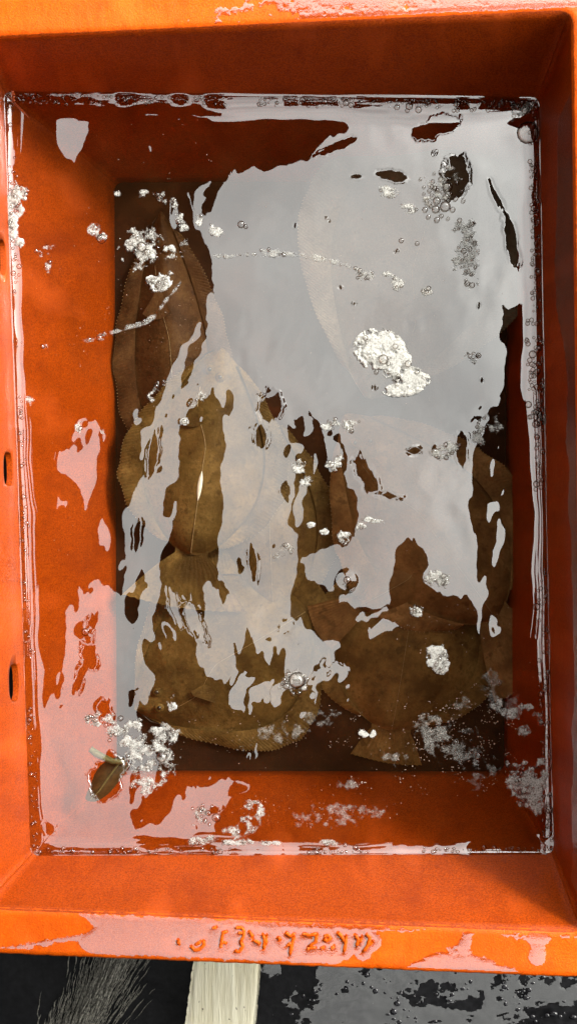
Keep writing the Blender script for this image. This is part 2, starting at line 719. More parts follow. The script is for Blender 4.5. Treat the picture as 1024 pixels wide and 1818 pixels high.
def rim_at(px, py):
    z = 0.11
    for _ in range(4):
        p = at(px, py, z)
        z = rim_z(p.x)
    return at(px, py, z)


# raised marks moulded in the lower rim (photo pixel strokes)
MARKS = [
    [[(317, 1668), (318, 1677)]],
    [[(340, 1680), (345, 1687), (355, 1685), (362, 1678), (362, 1670)], [(348, 1676), (356, 1672)]],
    [[(392, 1681), (394, 1666), (396, 1656), (403, 1654)], [(395, 1673), (402, 1674)], [(378, 1648), (384, 1646)]],
    [[(420, 1647), (428, 1646), (433, 1652), (432, 1664), (427, 1671)], [(424, 1656), (431, 1656)], [(427, 1671), (431, 1680), (425, 1689), (417, 1689)]],
    [[(443, 1654), (448, 1662)], [(451, 1669), (461, 1675)], [(467, 1659), (470, 1668), (468, 1684)], [(473, 1659), (471, 1678)]],
    [[(494, 1664), (497, 1668)], [(508, 1656), (516, 1662), (523, 1657)], [(522, 1660), (518, 1676), (514, 1696)], [(510, 1678), (517, 1674)]],
    [[(538, 1658), (550, 1660), (562, 1658)], [(562, 1658), (560, 1672), (548, 1680)], [(546, 1684), (560, 1682)]],
    [[(576, 1662), (582, 1660), (586, 1666), (580, 1670), (575, 1667)], [(570, 1683), (576, 1681)], [(588, 1684), (592, 1680)]],
    [[(600, 1656), (606, 1662), (612, 1672)], [(614, 1660), (613, 1676), (610, 1690)]],
    [[(630, 1660), (636, 1668), (632, 1680)], [(642, 1662), (638, 1674)]],
    [[(650, 1658), (656, 1664), (654, 1676), (644, 1690)], [(662, 1670), (652, 1680)]],
]
for strokes in MARKS:
    vs, fs = [], []
    for st in strokes:
        pts = [rim_at(*p) for p in st]
        dense = []
        for a, b in zip(pts, pts[1:]):
            for k in range(3):
                dense.append(a.lerp(b, k / 3))
        dense.append(pts[-1])
        na = 8
        for k, p in enumerate(dense):
            r = 0.0018 * random.uniform(0.75, 1.2) * (0.7 if k in (0, len(dense) - 1) else 1)
            d = (dense[min(k + 1, len(dense) - 1)] - dense[max(k - 1, 0)]).normalized()
            nrm = Vector((-d.y, d.x, 0))
            base = len(vs)
            for j in range(na):
                t = 2 * math.pi * j / na
                q = p + nrm * (math.cos(t) * r) + Vector((0, 0, math.sin(t) * r * 0.5 + 0.0006))
                vs.append((q.x, q.y, q.z - GZ))
            if k:
                for j in range(na):
                    fs.append([base - na + j, base - na + (j + 1) % na, base + (j + 1) % na, base + j])
            if k in (0, len(dense) - 1):
                fs.append([base + j for j in range(na)])
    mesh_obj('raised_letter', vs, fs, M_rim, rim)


# thin water on the rims
def mark_dist(PX, PY):
    d = np.full(PX.shape, 1e9)
    for strokes in MARKS:
        for st in strokes:
            for a, b in zip(st, st[1:]):
                ex, ey = b[0] - a[0], b[1] - a[1]
                t = np.clip(((PX - a[0]) * ex + (PY - a[1]) * ey) / (ex * ex + ey * ey), 0, 1)
                d = np.minimum(d, np.hypot(PX - a[0] - t * ex, PY - a[1] - t * ey))
    return d


def film_from_field(name, px0, px1, py0, py1, step, field, zf, mat, hgt=0.0002, edge=10.0):
    """a film of water wherever field > 0, lens-shaped towards its edges (field in pixels)"""
    xs = np.arange(px0, px1, step)
    ys = np.arange(py0, py1, step)
    PX, PY = np.meshgrid(xs, ys, indexing='ij')
    f = field(PX, PY)
    Z = zf(PX, PY) + hgt * np.sqrt(np.clip(f / edge, 0, 1)) + 0.0006
    k = S * (CAM_H - Z) / CAM_H
    V = np.stack([(PX - 512) * k, (909 - PY) * k, Z], -1).reshape(-1, 3)
    F = grid_faces(len(xs), len(ys), True)
    keep = (f.ravel()[F] > 0).sum(1) >= 3
    F = F[keep]
    used = np.unique(F)
    remap = np.zeros(len(V), int)
    remap[used] = np.arange(len(used))
    o = mesh_obj(name, V[used], remap[F], mat)
    tag(o, kind='stuff')
    return o


def rim_zpx(PX, PY):
    z = np.full(PX.shape, 0.11)
    for _ in range(3):
        x = (PX - 512) * S * (CAM_H - z) / CAM_H
        z = rim_z(x)
    return z


def bottom_film(PX, PY):
    top = 1614 + (PX) * 42 / 1024.0
    bot = 1690 + (PX) * 45 / 1024.0
    band = np.minimum(PY - (top + 4), bot - 6 - PY)
    n1 = fnoise(PX / 26, PY / 20, 31) - 0.5
    n2 = fnoise(PX / 7, PY / 7, 33) - 0.5
    left = PX - (152 + 14 * np.sin((PY - 1630) / 9))
    right = np.where(PY < 1650 + (PX - 512) * 0.02, 690 - PX, 640 - (PY - 1650) * 0.6 - PX)
    main = np.minimum(np.minimum(left, right) + 18 * n1, band + 9 * n2 + 2)
    main = np.minimum(main, (mark_dist(PX, PY) - 2.6) + 4 * n2)
    c2 = poly_sd(PX, PY, [(700, 1728), (760, 1690), (800, 1685), (880, 1708), (940, 1735), (860, 1740), (760, 1730)]) + 16 * n1 + 10 * n2
    c3 = 14 - np.hypot((PX - 955) / 1.6, PY - 1668) + 20 * n1
    c4_ = 16 - np.hypot((PX - 955), (PY - 1690) / 1.6) + 24 * n1
    c5 = 12 - np.hypot((PX - 825), (PY - 1680) / 2.2) + 18 * n1
    c6 = 7 - np.abs(PY - (top + 9)) + 40 * n1 - 8
    isl = np.minimum(np.maximum(np.maximum(c2, c3), np.maximum(np.maximum(c4_, c5), c6)), band + 2)
    isl = np.where(PX > 640, isl, -1)
    # letter-shaped beads of water on the raised marks at the dry end
    bead = np.where((PX > 570) & (PX < 690), np.minimum(band, 6.5 - np.abs(mark_dist(PX, PY) - 9) + 5 * n2), -1)
    wisp = np.where(PX < 160, np.minimum(band, 5 - np.abs(PY - (1688 - PX * 0.18)) + 14 * n2), -1)
    return np.maximum(np.maximum(main, isl), np.maximum(bead, wisp))


def top_film(PX, PY):
    edge = 64 - (PX + 40) * 46 / 1056.0
    band = edge - 5 - PY
    n1 = fnoise(PX / 40, PY / 18, 51) - 0.5
    n2 = fnoise(PX / 8, PY / 13, 53) - 0.5
    dens = (PX - 470) / 9.0
    f = np.clip(dens, -14, 12) + 26 * n1 + 26 * n2
    st = np.where(PX > 300, -4 + 34 * n1 + 22 * n2 - np.clip((430 - PX) / 20, 0, 9), -1)
    return np.minimum(np.maximum(f, st), band + 5 * n2)


def wall_film():
    A, B = side_points(RIM_C, 1, 0.016, 200), side_points(WAT_C, 1, 0.010, 200)
    n, m = len(A), 30
    V, g = [], []
    for j in range(n):
        for k in range(m):
            t = 0.03 + 0.72 * k / (m - 1)
            p = A[j].lerp(B[j], t)
            V.append((p.x - 0.0012, p.y, p.z))
            g.append((j / n, t))
    g = np.array(g)
    lim = 0.40 + 0.55 * (fnoise(g[:, 0] * 7, g[:, 0] * 0 + 2, 301, 3) - 0.5) + 0.05 * (fnoise(g[:, 0] * 70, g[:, 1] * 9, 303) - 0.5)
    ok = (g[:, 1] < lim) & (g[:, 0] > 0.09) & (g[:, 0] < 0.96)
    F = grid_faces(n, m)
    F = F[ok[F].all(1)]
    used = np.unique(F)
    remap = np.zeros(len(V), int)
    remap[used] = np.arange(len(used))
    o = mesh_obj('wall_water_film', np.array(V)[used], remap[F], M_wallfilm)
    tag(o, kind='stuff')


M_wallfilm = water_mat('wall_water_film', 2.4, (0.95, 0.93, 0.92), 0.05, 500, 0.2)
wall_film()
film_from_field('rim_water_film', 0, 1050, 1612, 1742, 1.3, bottom_film, rim_zpx, M_film)
film_from_field('rim_water_film', 290, 1030, -40, 60, 1.3, top_film, rim_zpx, M_film)

# ------------------------------------------------------------------ tarpaulin added out of view, cut to shape the reflection
# outline of the pale reflected area and the outer edge, scaled to its height
KX = S * (CAM_H + OCC_H) / CAM_H
OPENING = [
    (322, 350), (352, 372), (372, 330), (400, 318), (440, 300), (520, 292), (560, 262), (640, 218), (720, 196), (860, 194), (960, 205),
    (985, 320), (990, 500), (940, 532), (902, 545), (888, 600), (905, 640), (890, 715), (850, 748), (848, 850), (855, 940), (866, 1060), (868, 1132),
    (830, 1062), (795, 1058), (760, 1030), (757, 985), (733, 958), (712, 958), (700, 1010), (698, 1070),
    (640, 1078), (592, 1058), (548, 1020), (545, 985), (600, 970), (632, 955), (640, 915), (625, 870), (600, 815), (585, 762), (545, 742), (526, 780),
    (528, 870), (532, 950), (522, 1040), (532, 1085), (560, 1128), (602, 1140), (595, 1170), (548, 1232), (478, 1256), (462, 1236), (478, 1200), (474, 1170), (464, 1140), (440, 1122), (420, 1135), (424, 1168), (432, 1200), (428, 1216), (400, 1206), (372, 1200), (352, 1120), (372, 1075), (388, 1040),
    (392, 1000), (386, 930), (388, 840), (398, 760), (402, 702), (350, 700), (318, 735), (318, 790), (296, 880), (286, 960), (262, 1050),
    (250, 1085), (256, 1150), (282, 1200), (250, 1240), (246, 1300), (262, 1380), (232, 1430), (252, 1466), (300, 1450), (330, 1405), (380, 1384), (430, 1388), (400, 1430), (345, 1462), (380, 1505),
    (300, 1540), (60, 1540), (30, 1440), (62, 1330), (72, 1265), (100, 1235), (104, 1180), (124, 1130), (138, 1080), (165, 1040), (206, 1048), (214, 990),
    (208, 920), (220, 875), (240, 850), (256, 790), (272, 730), (304, 688), (332, 640), (352, 600), (376, 545), (374, 460), (345, 420)]
HOLES = [  # small cuts that mirror as bright patches in the water
    [(158, 752), (178, 750), (172, 775), (178, 800), (170, 850), (158, 880), (150, 905), (140, 900), (132, 860), (116, 845), (118, 805), (140, 800), (148, 770)],
    [(100, 186), (164, 184), (156, 210), (148, 250), (136, 282), (122, 282), (108, 258), (98, 235)],
    [(263, 252), (279, 254), (276, 276), (264, 278)], [(184, 756), (194, 766), (188, 780), (180, 772)], [(86, 800), (91, 800), (92, 822), (87, 818)],
    [(648, 1115), (694, 1102), (704, 1120), (660, 1132)], [(596, 1176), (612, 1182), (590, 1212), (566, 1244), (548, 1250), (568, 1214)],
    [(730, 1484), (770, 1476), (830, 1478), (862, 1484), (830, 1492), (760, 1492)], [(640, 1094), (690, 1078), (690, 1086), (640, 1103)],
    [(428, 1240), (446, 1214), (462, 1206), (464, 1224), (446, 1250), (430, 1256)], [(420, 1395), (436, 1384), (428, 1402), (410, 1414)], [(444, 1318), (450, 1322), (445, 1345), (439, 1343)],
    [(310, 1050), (318, 1070), (316, 1088), (306, 1080)], [(318, 1096), (330, 1104), (338, 1128), (330, 1132)]]
OUTER = [(-920, 100), (-300, 96), (200, 104), (700, 92), (1300, 98), (1950, 104), (1960, 700), (1930, 1200), (1940, 1570), (1180, 1572), (600, 1580), (200, 1574), (-930, 1560)]


def build_occluder():
    cu = bpy.data.curves.new('occluder', 'CURVE')
    cu.dimensions = '2D'
    cu.fill_mode = 'BOTH'
    cu.extrude = 0.006
    for poly in [OUTER, smooth_poly(OPENING, 6)] + [smooth_poly(h_, 4) for h_ in HOLES]:
        sp = cu.splines.new('POLY')
        sp.points.add(len(poly) - 1)
        poly = np.array(poly, float)
        if len(poly) > len(OUTER):       # jagged outline, so the mirrored edge looks rippled
            q = poly.copy()
            poly[:, 1] += 22 * (fnoise(q[:, 0] / 8, q[:, 1] / 60, 201, 2) - 0.5)
            poly[:, 0] += 8 * (fnoise(q[:, 0] / 25, q[:, 1] / 18, 203, 2) - 0.5)
        for k, (px, py) in enumerate(poly):
            sp.points[k].co = ((px - 512) * KX, (909 - py) * KX, 0, 1)
        sp.use_cyclic_u = True
    o = bpy.data.objects.new('occluder', cu)
    link(o)
    dg = bpy.context.evaluated_depsgraph_get()
    me = bpy.data.meshes.new_from_object(o.evaluated_get(dg))
    bpy.data.objects.remove(o)
    me.materials.clear()
    me.materials.append(M_occluder)
    t = bpy.data.objects.new('occluder', me)
    t.location = (0, 0, OCC_H)
    link(t)
    tag(t, 'added unseen dark tarpaulin overhead, mirrored as dark shapes in the water', 'occluder')


build_occluder()


def sky_blocker(label, p0, p1, hgt, th):  # added out of view to keep low sky light off the crate
    """an added, unseen wall with a plinth and a coping, blocking low sky light on its side"""
    a, b = Vector(p0), Vector(p1)
    d = (b - a).normalized()
    root = empty('sky_blocker', (a.x, a.y, GZ), math.atan2(d.y, d.x))
    tag(root, label, 'wall')
    ln = (b - a).length

    def block(name, z0, z1, t0, t1, mat):
        n = 24
        vs = []
        for k in range(n + 1):
            x = ln * k / n
            vs += [(x, t0, z0), (x, t1, z0), (x, t1, z1), (x, t0, z1)]
        fs = []
        for k in range(n):
            q = k * 4
            for j in range(4):
                fs.append([q + j, q + (j + 1) % 4, q + 4 + (j + 1) % 4, q + 4 + j])
        fs += [[0, 1, 2, 3], [n * 4 + 3, n * 4 + 2, n * 4 + 1, n * 4]]
        mesh_obj(name, vs, fs, mat, root, False)
    block('blocker_slab', 0, hgt, 0, th, M_occluder)
    block('plinth', 0, 0.25, -0.03, -0.001, M_black)
    block('coping', hgt + 0.001, hgt + 0.06, -0.04, th + 0.04, M_black)


sky_blocker('added dark wall blocking sky light behind the viewer, beyond the lower edge', (-2.6, -2.6), (3.4, -2.6), 3.6, 0.2)
sky_blocker('added dark wall blocking sky light from the left, beyond the picture', (-2.6, 3.0), (-2.6, -2.39), 3.6, -0.2)

# ------------------------------------------------------------------ water surface
# patches of ripple: (cx, cy, rx, ry, turn, dx, dy): the mirrored picture is shifted by dx, dy pixels there
RIPPLES = [
    (480, 722, 24, 34, 25, -118, 0), (463, 772, 16, 26, 0, -100, 0), (272, 803, 10, 38, 10, 58, 0), (244, 950, 9, 32, 10, -62, 0),
    (449, 1000, 9, 32, -5, -100, 0), (652, 850, 17, 40, -28, -50, 0), (818, 798, 13, 32, 0, 90, 0), (694, 312, 30, 11, 12, 0, -150),
    (810, 318, 27, 42, 10, 210, 0), (633, 313, 10, 7, 0, 0, -140), (880, 350, 8, 34, -25, 150, -60), (906, 428, 13, 50, -12, 150, 0),
    (772, 226, 44, 18, -22, 0, -110), (506, 872, 13, 18, 0, 55, 0),
    (735, 800, 12, 8, 0, 0, 350), (770, 800, 8, 10, 0, 120, 0), (690, 880, 26, 6, 5, -90, 20), (506, 1112, 11, 15, 20, 50, 20), (610, 1028, 9, 7, 0, 0, 60),
    
    
    (312, 1082, 9, 36, -20, 125, -30), (348, 1110, 14, 40, -30, 110, 0), (600, 258, 34, 10, -25, 0, -60),
    (160, 1120, 8, 22, 0, -110, -150), (160, 1165, 14, 24, -20, -130, -120), (142, 1205, 8, 26, 8, -80, -120), (108, 1215, 5, 14, 0, -50, -60), (185, 1260, 14, 22, -30, 110, 80), (88, 1470, 14, 11, 30, -120, 0),
]
# dull gap over the leaf
RIPPLES.append((188, 1382, 34, 44, 25, -220, 0))
_r = random.Random(12)
for _k in range(9):      # small dark flaws in the pale reflection
    _x, _y = _r.uniform(420, 860), _r.uniform(230, 700)
    RIPPLES.append((_x, _y, _r.uniform(2.5, 4), _r.uniform(3, 6), _r.uniform(-60, 60), _r.choice((-1, 1)) * 600, _r.uniform(-200, 200)))
FOAM_DIMPLES = []


def water_height(PX, PY, d_wall, s_wall):
    """PX, PY in photo pixels, d_wall in metres; returns height in metres"""
    h = np.zeros_like(PX)
    X = PX * S
    Y = PY * S
    r = np.random.default_rng(4)
    mod = 0.35 + 1.3 * sstep(0.35, 0.7, fnoise(PX / 170, PY / 210, 71, 2))
    for k in range(26):
        lam = r.uniform(0.008, 0.05)
        ang = r.normal(0, 0.55)
        kk = 2 * math.pi / lam
        amp = 0.0014 * r.uniform(0.4, 1.2) / kk * (lam / 0.03) ** 0.3
        h += mod * amp * np.sin(kk * (X * math.cos(ang) + Y * math.sin(ang)) + r.uniform(0, 6.28))
    h *= 0.25 + 0.75 * sstep(0.006, 0.04, d_wall)
    for (cx, cy, rx, ry, turn, dx, dy) in RIPPLES:
        box = (np.abs(PX - cx) < max(rx, ry) * 1.8) & (np.abs(PY - cy) < max(rx, ry) * 1.8)
        qx = PX[box] - cx
        qy = PY[box] - cy
        a = math.radians(turn)
        u = (qx * math.cos(a) + qy * math.sin(a)) / rx
        v = (-qx * math.sin(a) + qy * math.cos(a)) / ry
        d = np.sqrt(u * u + v * v) + 0.95 * (fnoise(PX[box] / 13, PY[box] / 20, 91, 3) - 0.5)
        ew = 3.4 if rx < 30 else 1.6
        g = sstep(1.0 + min(0.5, ew / min(rx, ry)), 1.0 - min(0.5, ew / min(rx, ry)), d)
        h[box] += g * (-(dx / 3125.0) * qx * S - (dy / 3125.0) * qy * S)
    for (cx, cy, rad, amp) in FOAM_DIMPLES:
        d2 = ((PX - cx) ** 2 + (PY - cy) ** 2) / rad ** 2
        h += amp * np.exp(-d2)
    # the water climbs the walls
    D = 0.0225 * (0.62 + 0.76 * fnoise(s_wall * 13, s_wall * 0 + 5, 67, 3))
    D = np.where((s_wall >= 6) & (s_wall < 9), D * 1.4, D)
    s0 = 0.40 * (0.84 + 0.32 * fnoise(s_wall * 9, s_wall * 0, 61, 3))
    s0 = np.where(s_wall >= 9, s0 * 0.85, s0)
    q = np.clip(1 - d_wall / D, 0, 1)
    h += s0 * D * q ** 3 / 3
    return h


def build_water():
    nx, ny = 680, 960
    u = np.linspace(0, 1, nx)
    v = np.linspace(0, 1, ny)
    # finer near the walls
    u = u - 0.10 * np.sin(2 * math.pi * u) / (2 * math.pi) * 3
    v = v - 0.10 * np.sin(2 * math.pi * v) / (2 * math.pi) * 3
    U, Vv = np.meshgrid(u, v, indexing='ij')
    c = np.array([[8, 166], [955, 177], [981, 1514], [57, 1517]], float)
    ctr = c.mean(0)
    P = (c[0] * (1 - U[..., None]) + c[1] * U[..., None]) * (1 - Vv[..., None]) + (c[3] * (1 - U[..., None]) + c[2] * U[..., None]) * Vv[..., None]
    PX, PY = P[..., 0], P[..., 1]
    W = 930 * S
    H = 1340 * S
    dl, dr, dt, db = U * W, (1 - U) * W, Vv * H, (1 - Vv) * H
    dd = np.stack([dl, dr, dt, db])
    d = dd.min(0)
    which = dd.argmin(0)
    # rounding of the corner between two walls
    s2 = np.sort(dd, 0)
    d = s2[0] - np.maximum(0, 0.008 - s2[1]) * 0.3
    sw = np.where(which == 0, Vv * H, np.where(which == 1, 3 + Vv * H, np.where(which == 2, 6 + U * W, 9 + U * W)))
    Z = water_height(PX, PY, np.maximum(d, 0), sw)
    # push the border into the wall so that no gap shows
    ex = (PX - ctr[0]) * (np.where((U == 0) | (U == 1), 0.003 / (W / 2), 0))
    ey = (PY - ctr[1]) * (np.where((Vv == 0) | (Vv == 1), 0.003 / (H / 2), 0))
    X = (PX + ex - 512) * S
    Y = (909 - PY - ey) * S
    o = mesh_obj('water', np.stack([X, Y, Z], -1).reshape(-1, 3), grid_faces(nx, ny, True), M_water)
    tag(o, kind='structure')


# ------------------------------------------------------------------ flatfish
def flatfish(label, head, tail, half_w, z, colors, w, fin=0.26, tail_len=0.24, tail_spread=0.5, thick=0.026, seed=0, lateral=True, drop_mark=None, bend=0.0):
    """head and tail are photo pixels; the fish lies flat at height z above the crate floor"""
    zz = FLR_Z + 0.004 + z
    Hp = at(*head, zz + 0.02)
    Tp = at(*tail, zz + 0.02)
    ax = Hp - Tp
    Lb = Vector((ax.x, ax.y)).length
    ang = math.atan2(ax.y, ax.x)
    root = empty('flatfish', (Tp.x, Tp.y, zz), ang)      # local +x runs from tail to head
    tag(root, label, 'fish', 'flatfish lying in the crate')
    body_m = fish_mat('fish_skin', *colors, w)
    fin_m = fish_mat('fish_fin', tuple(c * 1.0 for c in colors[0]), colors[1], tuple(c * 1.15 for c in colors[2]), w + 2)
    Wd = half_w * S * 1.1 * (1 - fin)
    fw = half_w * S * 1.1 * fin

    def prof(t):      # half width along the body: t 0 tail .. 1 snout
        t = np.asarray(t, float)
        return Wd * (0.13 + 0.87 * np.sin(np.pi * np.clip(t, 0, 1) ** 0.80) ** 0.95) * np.where(t > 0.9, np.sqrt(np.clip(1 - ((t - 0.9) / 0.105) ** 2, 0.0, 1)), 1)

    def cen(t):
        return bend * Lb * (np.asarray(t) - 0.5) ** 2

    nu, nv = 56, 25
    t = np.linspace(0, 1, nu)
    q = np.linspace(-1, 1, nv)
    Tt, Q = np.meshgrid(t, q, indexing='ij')
    hw = prof(Tt)
    Xb = Tt * Lb
    Yb = cen(Tt) + Q * hw
    th = thick * (0.28 + 0.72 * np.sin(np.pi * np.clip(Tt, 0, 1) ** 0.7) ** 0.7)
    Zt = th * np.clip(1 - np.abs(Q) ** 1.7, 0, 1) ** 1.25 + 0.0012 * (fnoise(Xb * 60, Yb * 60, seed) - 0.5) + 0.003
    # gill arch relief
    Zt += 0.0012 * np.exp(-((Tt - 0.76 + 0.07 * Q ** 2) / 0.012) ** 2)
    Zb = 0.0 * Zt
    top = np.stack([Xb, Yb, Zt], -1).reshape(-1, 3)
    bot = np.stack([Xb, Yb, Zb], -1).reshape(-1, 3)
    V = np.concatenate([top, bot])
    F = np.concatenate([grid_faces(nu, nv), grid_faces(nu, nv, True) + nu * nv])
    rim_ids = list(range(0, nv)) + [k * nv + nv - 1 for k in range(1, nu)] + [(nu - 1) * nv + k for k in range(nv - 2, -1, -1)] + [k * nv for k in range(nu - 2, 0, -1)]
    b = np.array(rim_ids)
    b2 = np.roll(b, -1)
    F = np.concatenate([F, np.stack([b2, b, b + nu * nv, b2 + nu * nv], 1)])
    mesh_obj('body', V, F, body_m, root)

    # long fins of many rays along both edges, pale ray tips
    for sgn, nm in ((1, 'dorsal_fin'), (-1, 'anal_fin')):
        nr = max(36, int(Lb / 0.0042))
        m = nr * 4 + 1
        tt = np.linspace(0.05, 0.93, m)
        ph = np.arange(m) % 4
        ridge = np.where(ph == 0, 1.0, np.where(ph == 2, -0.6, 0.0))
        wid = fw * np.sin(np.pi * ((tt - 0.05) / 0.88)) ** 0.45 * (1 + 0.014 * ridge + 0.16 * (fnoise(tt * 14, tt * 0, seed + 40) - 0.5)) + 0.001
        lean = -0.35
        rows = []
        for k, a in enumerate((-0.25, 0.0, 0.35, 0.7, 0.93, 1.0)):
            x = tt * Lb + lean * wid * max(a, 0)
            y = cen(tt) + sgn * (prof(tt) + wid * a + 0.0010 * np.sin(tt * 40 + seed) * max(a, 0))
            zf = (0.006 - 0.003 * max(a, 0)) + 0.0012 * ridge * (1 if a > 0 else 0) * 0.28 + 0.003 * np.sin(tt * 23 + seed * 1.3) * max(a, 0) + (0.0006 if a < 1 else 0.0)
            rows.append(np.stack([x, y, zf + 0.002], -1))
        R = np.array(rows)
        nrw = len(rows)
        top = R.reshape(-1, 3)
        bo = top - np.array([0, 0, 0.0012])
        F1 = grid_faces(nrw, m, sgn > 0)
        V = np.concatenate([top, bo])
        F = np.concatenate([F1, F1[:, ::-1] + nrw * m])
        f_o = mesh_obj(nm, V, F, fin_m, root)
        # ray tips: one small pale bead at each ray
        ids = np.where(ph == 0)[0]
        mesh_obj('ray_tips', *scatter_mesh(ICO1, R[-1][ids] + np.array([0, 0, 0.0002]), np.full(len(ids), 0.00045), [[1.0, 1.5, 0.7]] * len(ids)), M_pale, f_o)
    # tail fan
    nt = 15
    m = nt * 4 + 1
    aa = np.linspace(-1, 1, m)
    ph = np.arange(m) % 4
    ridge = np.where(ph == 0, 1.0, np.where(ph == 2, -0.6, 0.0))
    tl = tail_len * Lb
    rows = []
    w0 = float(prof(0.02))
    for a in (-0.12, 0.0, 0.25, 0.5, 0.75, 0.95, 1.0):
        x = -tl * a * (0.90 + 0.10 * np.cos(aa * 1.5)) * (1 + 0.012 * ridge * a) + 0.0
        y = aa * (w0 * 0.95 + tail_spread * tl * max(a, 0) ** 0.85) + cen(0.0)
        zf = 0.006 + 0.00035 * ridge * (a > 0) + 0.002 * np.sin(aa * 3 + seed) * a
        rows.append(np.stack([x, y + 0 * x, zf], -1))
    R = np.array(rows)
    top = R.reshape(-1, 3)
    F1 = grid_faces(len(rows), m, True)
    mesh_obj('tail_fin', np.concatenate([top, top - np.array([0, 0, 0.0014])]), np.concatenate([F1, F1[:, ::-1] + len(top)]), fin_m, root)
    # pectoral fin lying on the body
    m2 = 29
    aa = np.linspace(-1, 1, m2)
    rg = np.where(np.arange(m2) % 4 == 0, 1.0, -0.3)
    rows = []
    for a in (0.0, 0.35, 0.7, 1.0):
        x = 0.70 * Lb - a * 0.10 * Lb * (1 - 0.25 * aa ** 2)
        y = cen(0.7) + 0.16 * Wd + aa * (0.004 + 0.05 * Lb * a) * 0.8 + a * 0.1 * Wd
        zz_ = thick * 0.93 + 0.004 + 0.0002 * rg * a - 0.002 * a
        rows.append(np.stack([x, y, zz_ + 0 * x], -1))
    R = np.array(rows).reshape(-1, 3)
    F1 = grid_faces(4, m2, False)
    mesh_obj('pectoral_fin', np.concatenate([R, R - np.array([0, 0, 0.001])]), np.concatenate([F1, F1[:, ::-1] + len(R)]), fin_m, root)

    # eyes, mouth
    for (tx, ty) in ((0.885, 0.30), (0.855, -0.12)):
        ex, ey = tx * Lb, cen(tx) + ty * float(prof(tx))
        ez = thick * (0.28 + 0.72 * math.sin(math.pi * tx ** 0.7) ** 0.7) * (1 - abs(ty) ** 1.7) ** 1.25 + 0.003
        e = mesh_obj('eye', *scatter_mesh(ICO2, [(ex, ey, ez)], [0.0058], [[1.15, 1, 0.62]]), body_m, root)
        mesh_obj('pupil', *scatter_mesh(ICO2, [(ex, ey, ez + 0.0022)], [0.0028], [[1, 1, 0.7]]), M_eye, e)

    def strip(name, pts, wid, mat, hz):
        pts = np.array(pts, float)
        d = np.gradient(pts, axis=0)
        d /= np.linalg.norm(d, axis=1)[:, None] + 1e-9
        nn = np.stack([-d[:, 1], d[:, 0]], 1)
        wid = np.asarray(wid)
        rows = []
        for a, hh in ((-1, -0.001), (-0.4, hz), (0.4, hz), (1, -0.001)):
            xy = pts + nn * (wid * a)[:, None]
            tq = np.clip(xy[:, 0] / Lb, 0, 1)
            qq = np.clip((xy[:, 1] - cen(tq)) / np.maximum(prof(tq), 1e-4), -1, 1)
            zt = thick * (0.28 + 0.72 * np.sin(np.pi * tq ** 0.7) ** 0.7) * np.clip(1 - np.abs(qq) ** 1.7, 0, 1) ** 1.25 + 0.003
            rows.append(np.stack([xy[:, 0], xy[:, 1], zt + hh], -1))
        return mesh_obj(name, np.array(rows).reshape(-1, 3), grid_faces(4, len(pts), True), mat, root)

    if lateral:
        n = 120
        tx = np.linspace(0.01, 0.80, n)
        yy = cen(tx) + 0.22 * Wd * sstep(0.5, 0.72, tx)
        wv = (0.0005 + 0.0003 * (np.arange(n) % 3 == 0)) * (1.0 if drop_mark else 0.5)
        strip('lateral_line', np.stack([tx * Lb, yy], -1), wv, M_pale, 0.0007)
    strip('mouth', [(Lb * 0.985, 0.10 * Wd), (Lb * 0.965, 0.22 * Wd), (Lb * 0.93, 0.30 * Wd)], [0.0008, 0.001, 0.0005], M_eye, 0.0006)
    if drop_mark:
        t0, t1 = drop_mark
        n = 24
        tx = np.linspace(t0, t1, n)
        wv = 0.0036 * np.sin(np.pi * np.linspace(0.02, 0.98, n)) ** 0.8
        strip('white_streak', np.stack([tx * Lb, cen(tx) + 0.0 * tx], -1), wv, M_white, 0.0012)  # white drop on the back, widest in the middle
    return root


BROWN = ((0.19, 0.092, 0.030), (0.105, 0.048, 0.015), (0.26, 0.14, 0.05))
OLIVE = ((0.100, 0.058, 0.015), (0.050, 0.027, 0.007), (0.155, 0.093, 0.027))
TAN = ((0.18, 0.098, 0.027), (0.09, 0.046, 0.013), (0.25, 0.145, 0.044))
PALE = ((0.125, 0.095, 0.062), (0.095, 0.068, 0.045), (0.165, 0.13, 0.09))
DUSK = ((0.062, 0.028, 0.010), (0.035, 0.016, 0.006), (0.095, 0.048, 0.017))

flatfish('largest flatfish, grey brown, under the pale mirrored sky at the upper right', (655, 705), (812, 232), 215, 0.045, PALE, 1.0, fin=0.24, tail_len=0.16, seed=1)
flatfish('slim dark brown flatfish along the left side below the round foam raft', (284, 372), (322, 860), 104, 0.002, DUSK, 2.0, fin=0.28, tail_len=0.1, seed=2)
flatfish('pale flatfish under the grey reflection between the two brown gaps at centre', (470, 730), (485, 1090), 122, 0.003, OLIVE, 8.0, fin=0.24, tail_len=0.2, seed=8)
flatfish('flatfish of brown olive skin whose tail points at the bottom wall of the crate', (752, 940), (695, 1300), 178, 0.0, TAN, 3.0, fin=0.2, tail_len=0.16, tail_spread=0.5, seed=3)
flatfish('brown flatfish with square tail edge between the two foamless dark gaps at centre', (800, 985), (640, 1075), 96, 0.012, BROWN, 4.0, fin=0.3, tail_len=0.5, tail_spread=0.3, seed=4)
flatfish('olive flatfish lying aslant above the dark floor at the lower left', (238, 1262), (545, 1085), 190, 0.006, OLIVE, 5.0, fin=0.2, tail_len=0.12, seed=5)
flatfish('olive flatfish with a white drop shaped mark on its back at left centre', (392, 615), (338, 985), 148, 0.028, OLIVE, 6.0, fin=0.22, tail_len=0.26, tail_spread=0.85, seed=6, drop_mark=(0.26, 0.40))
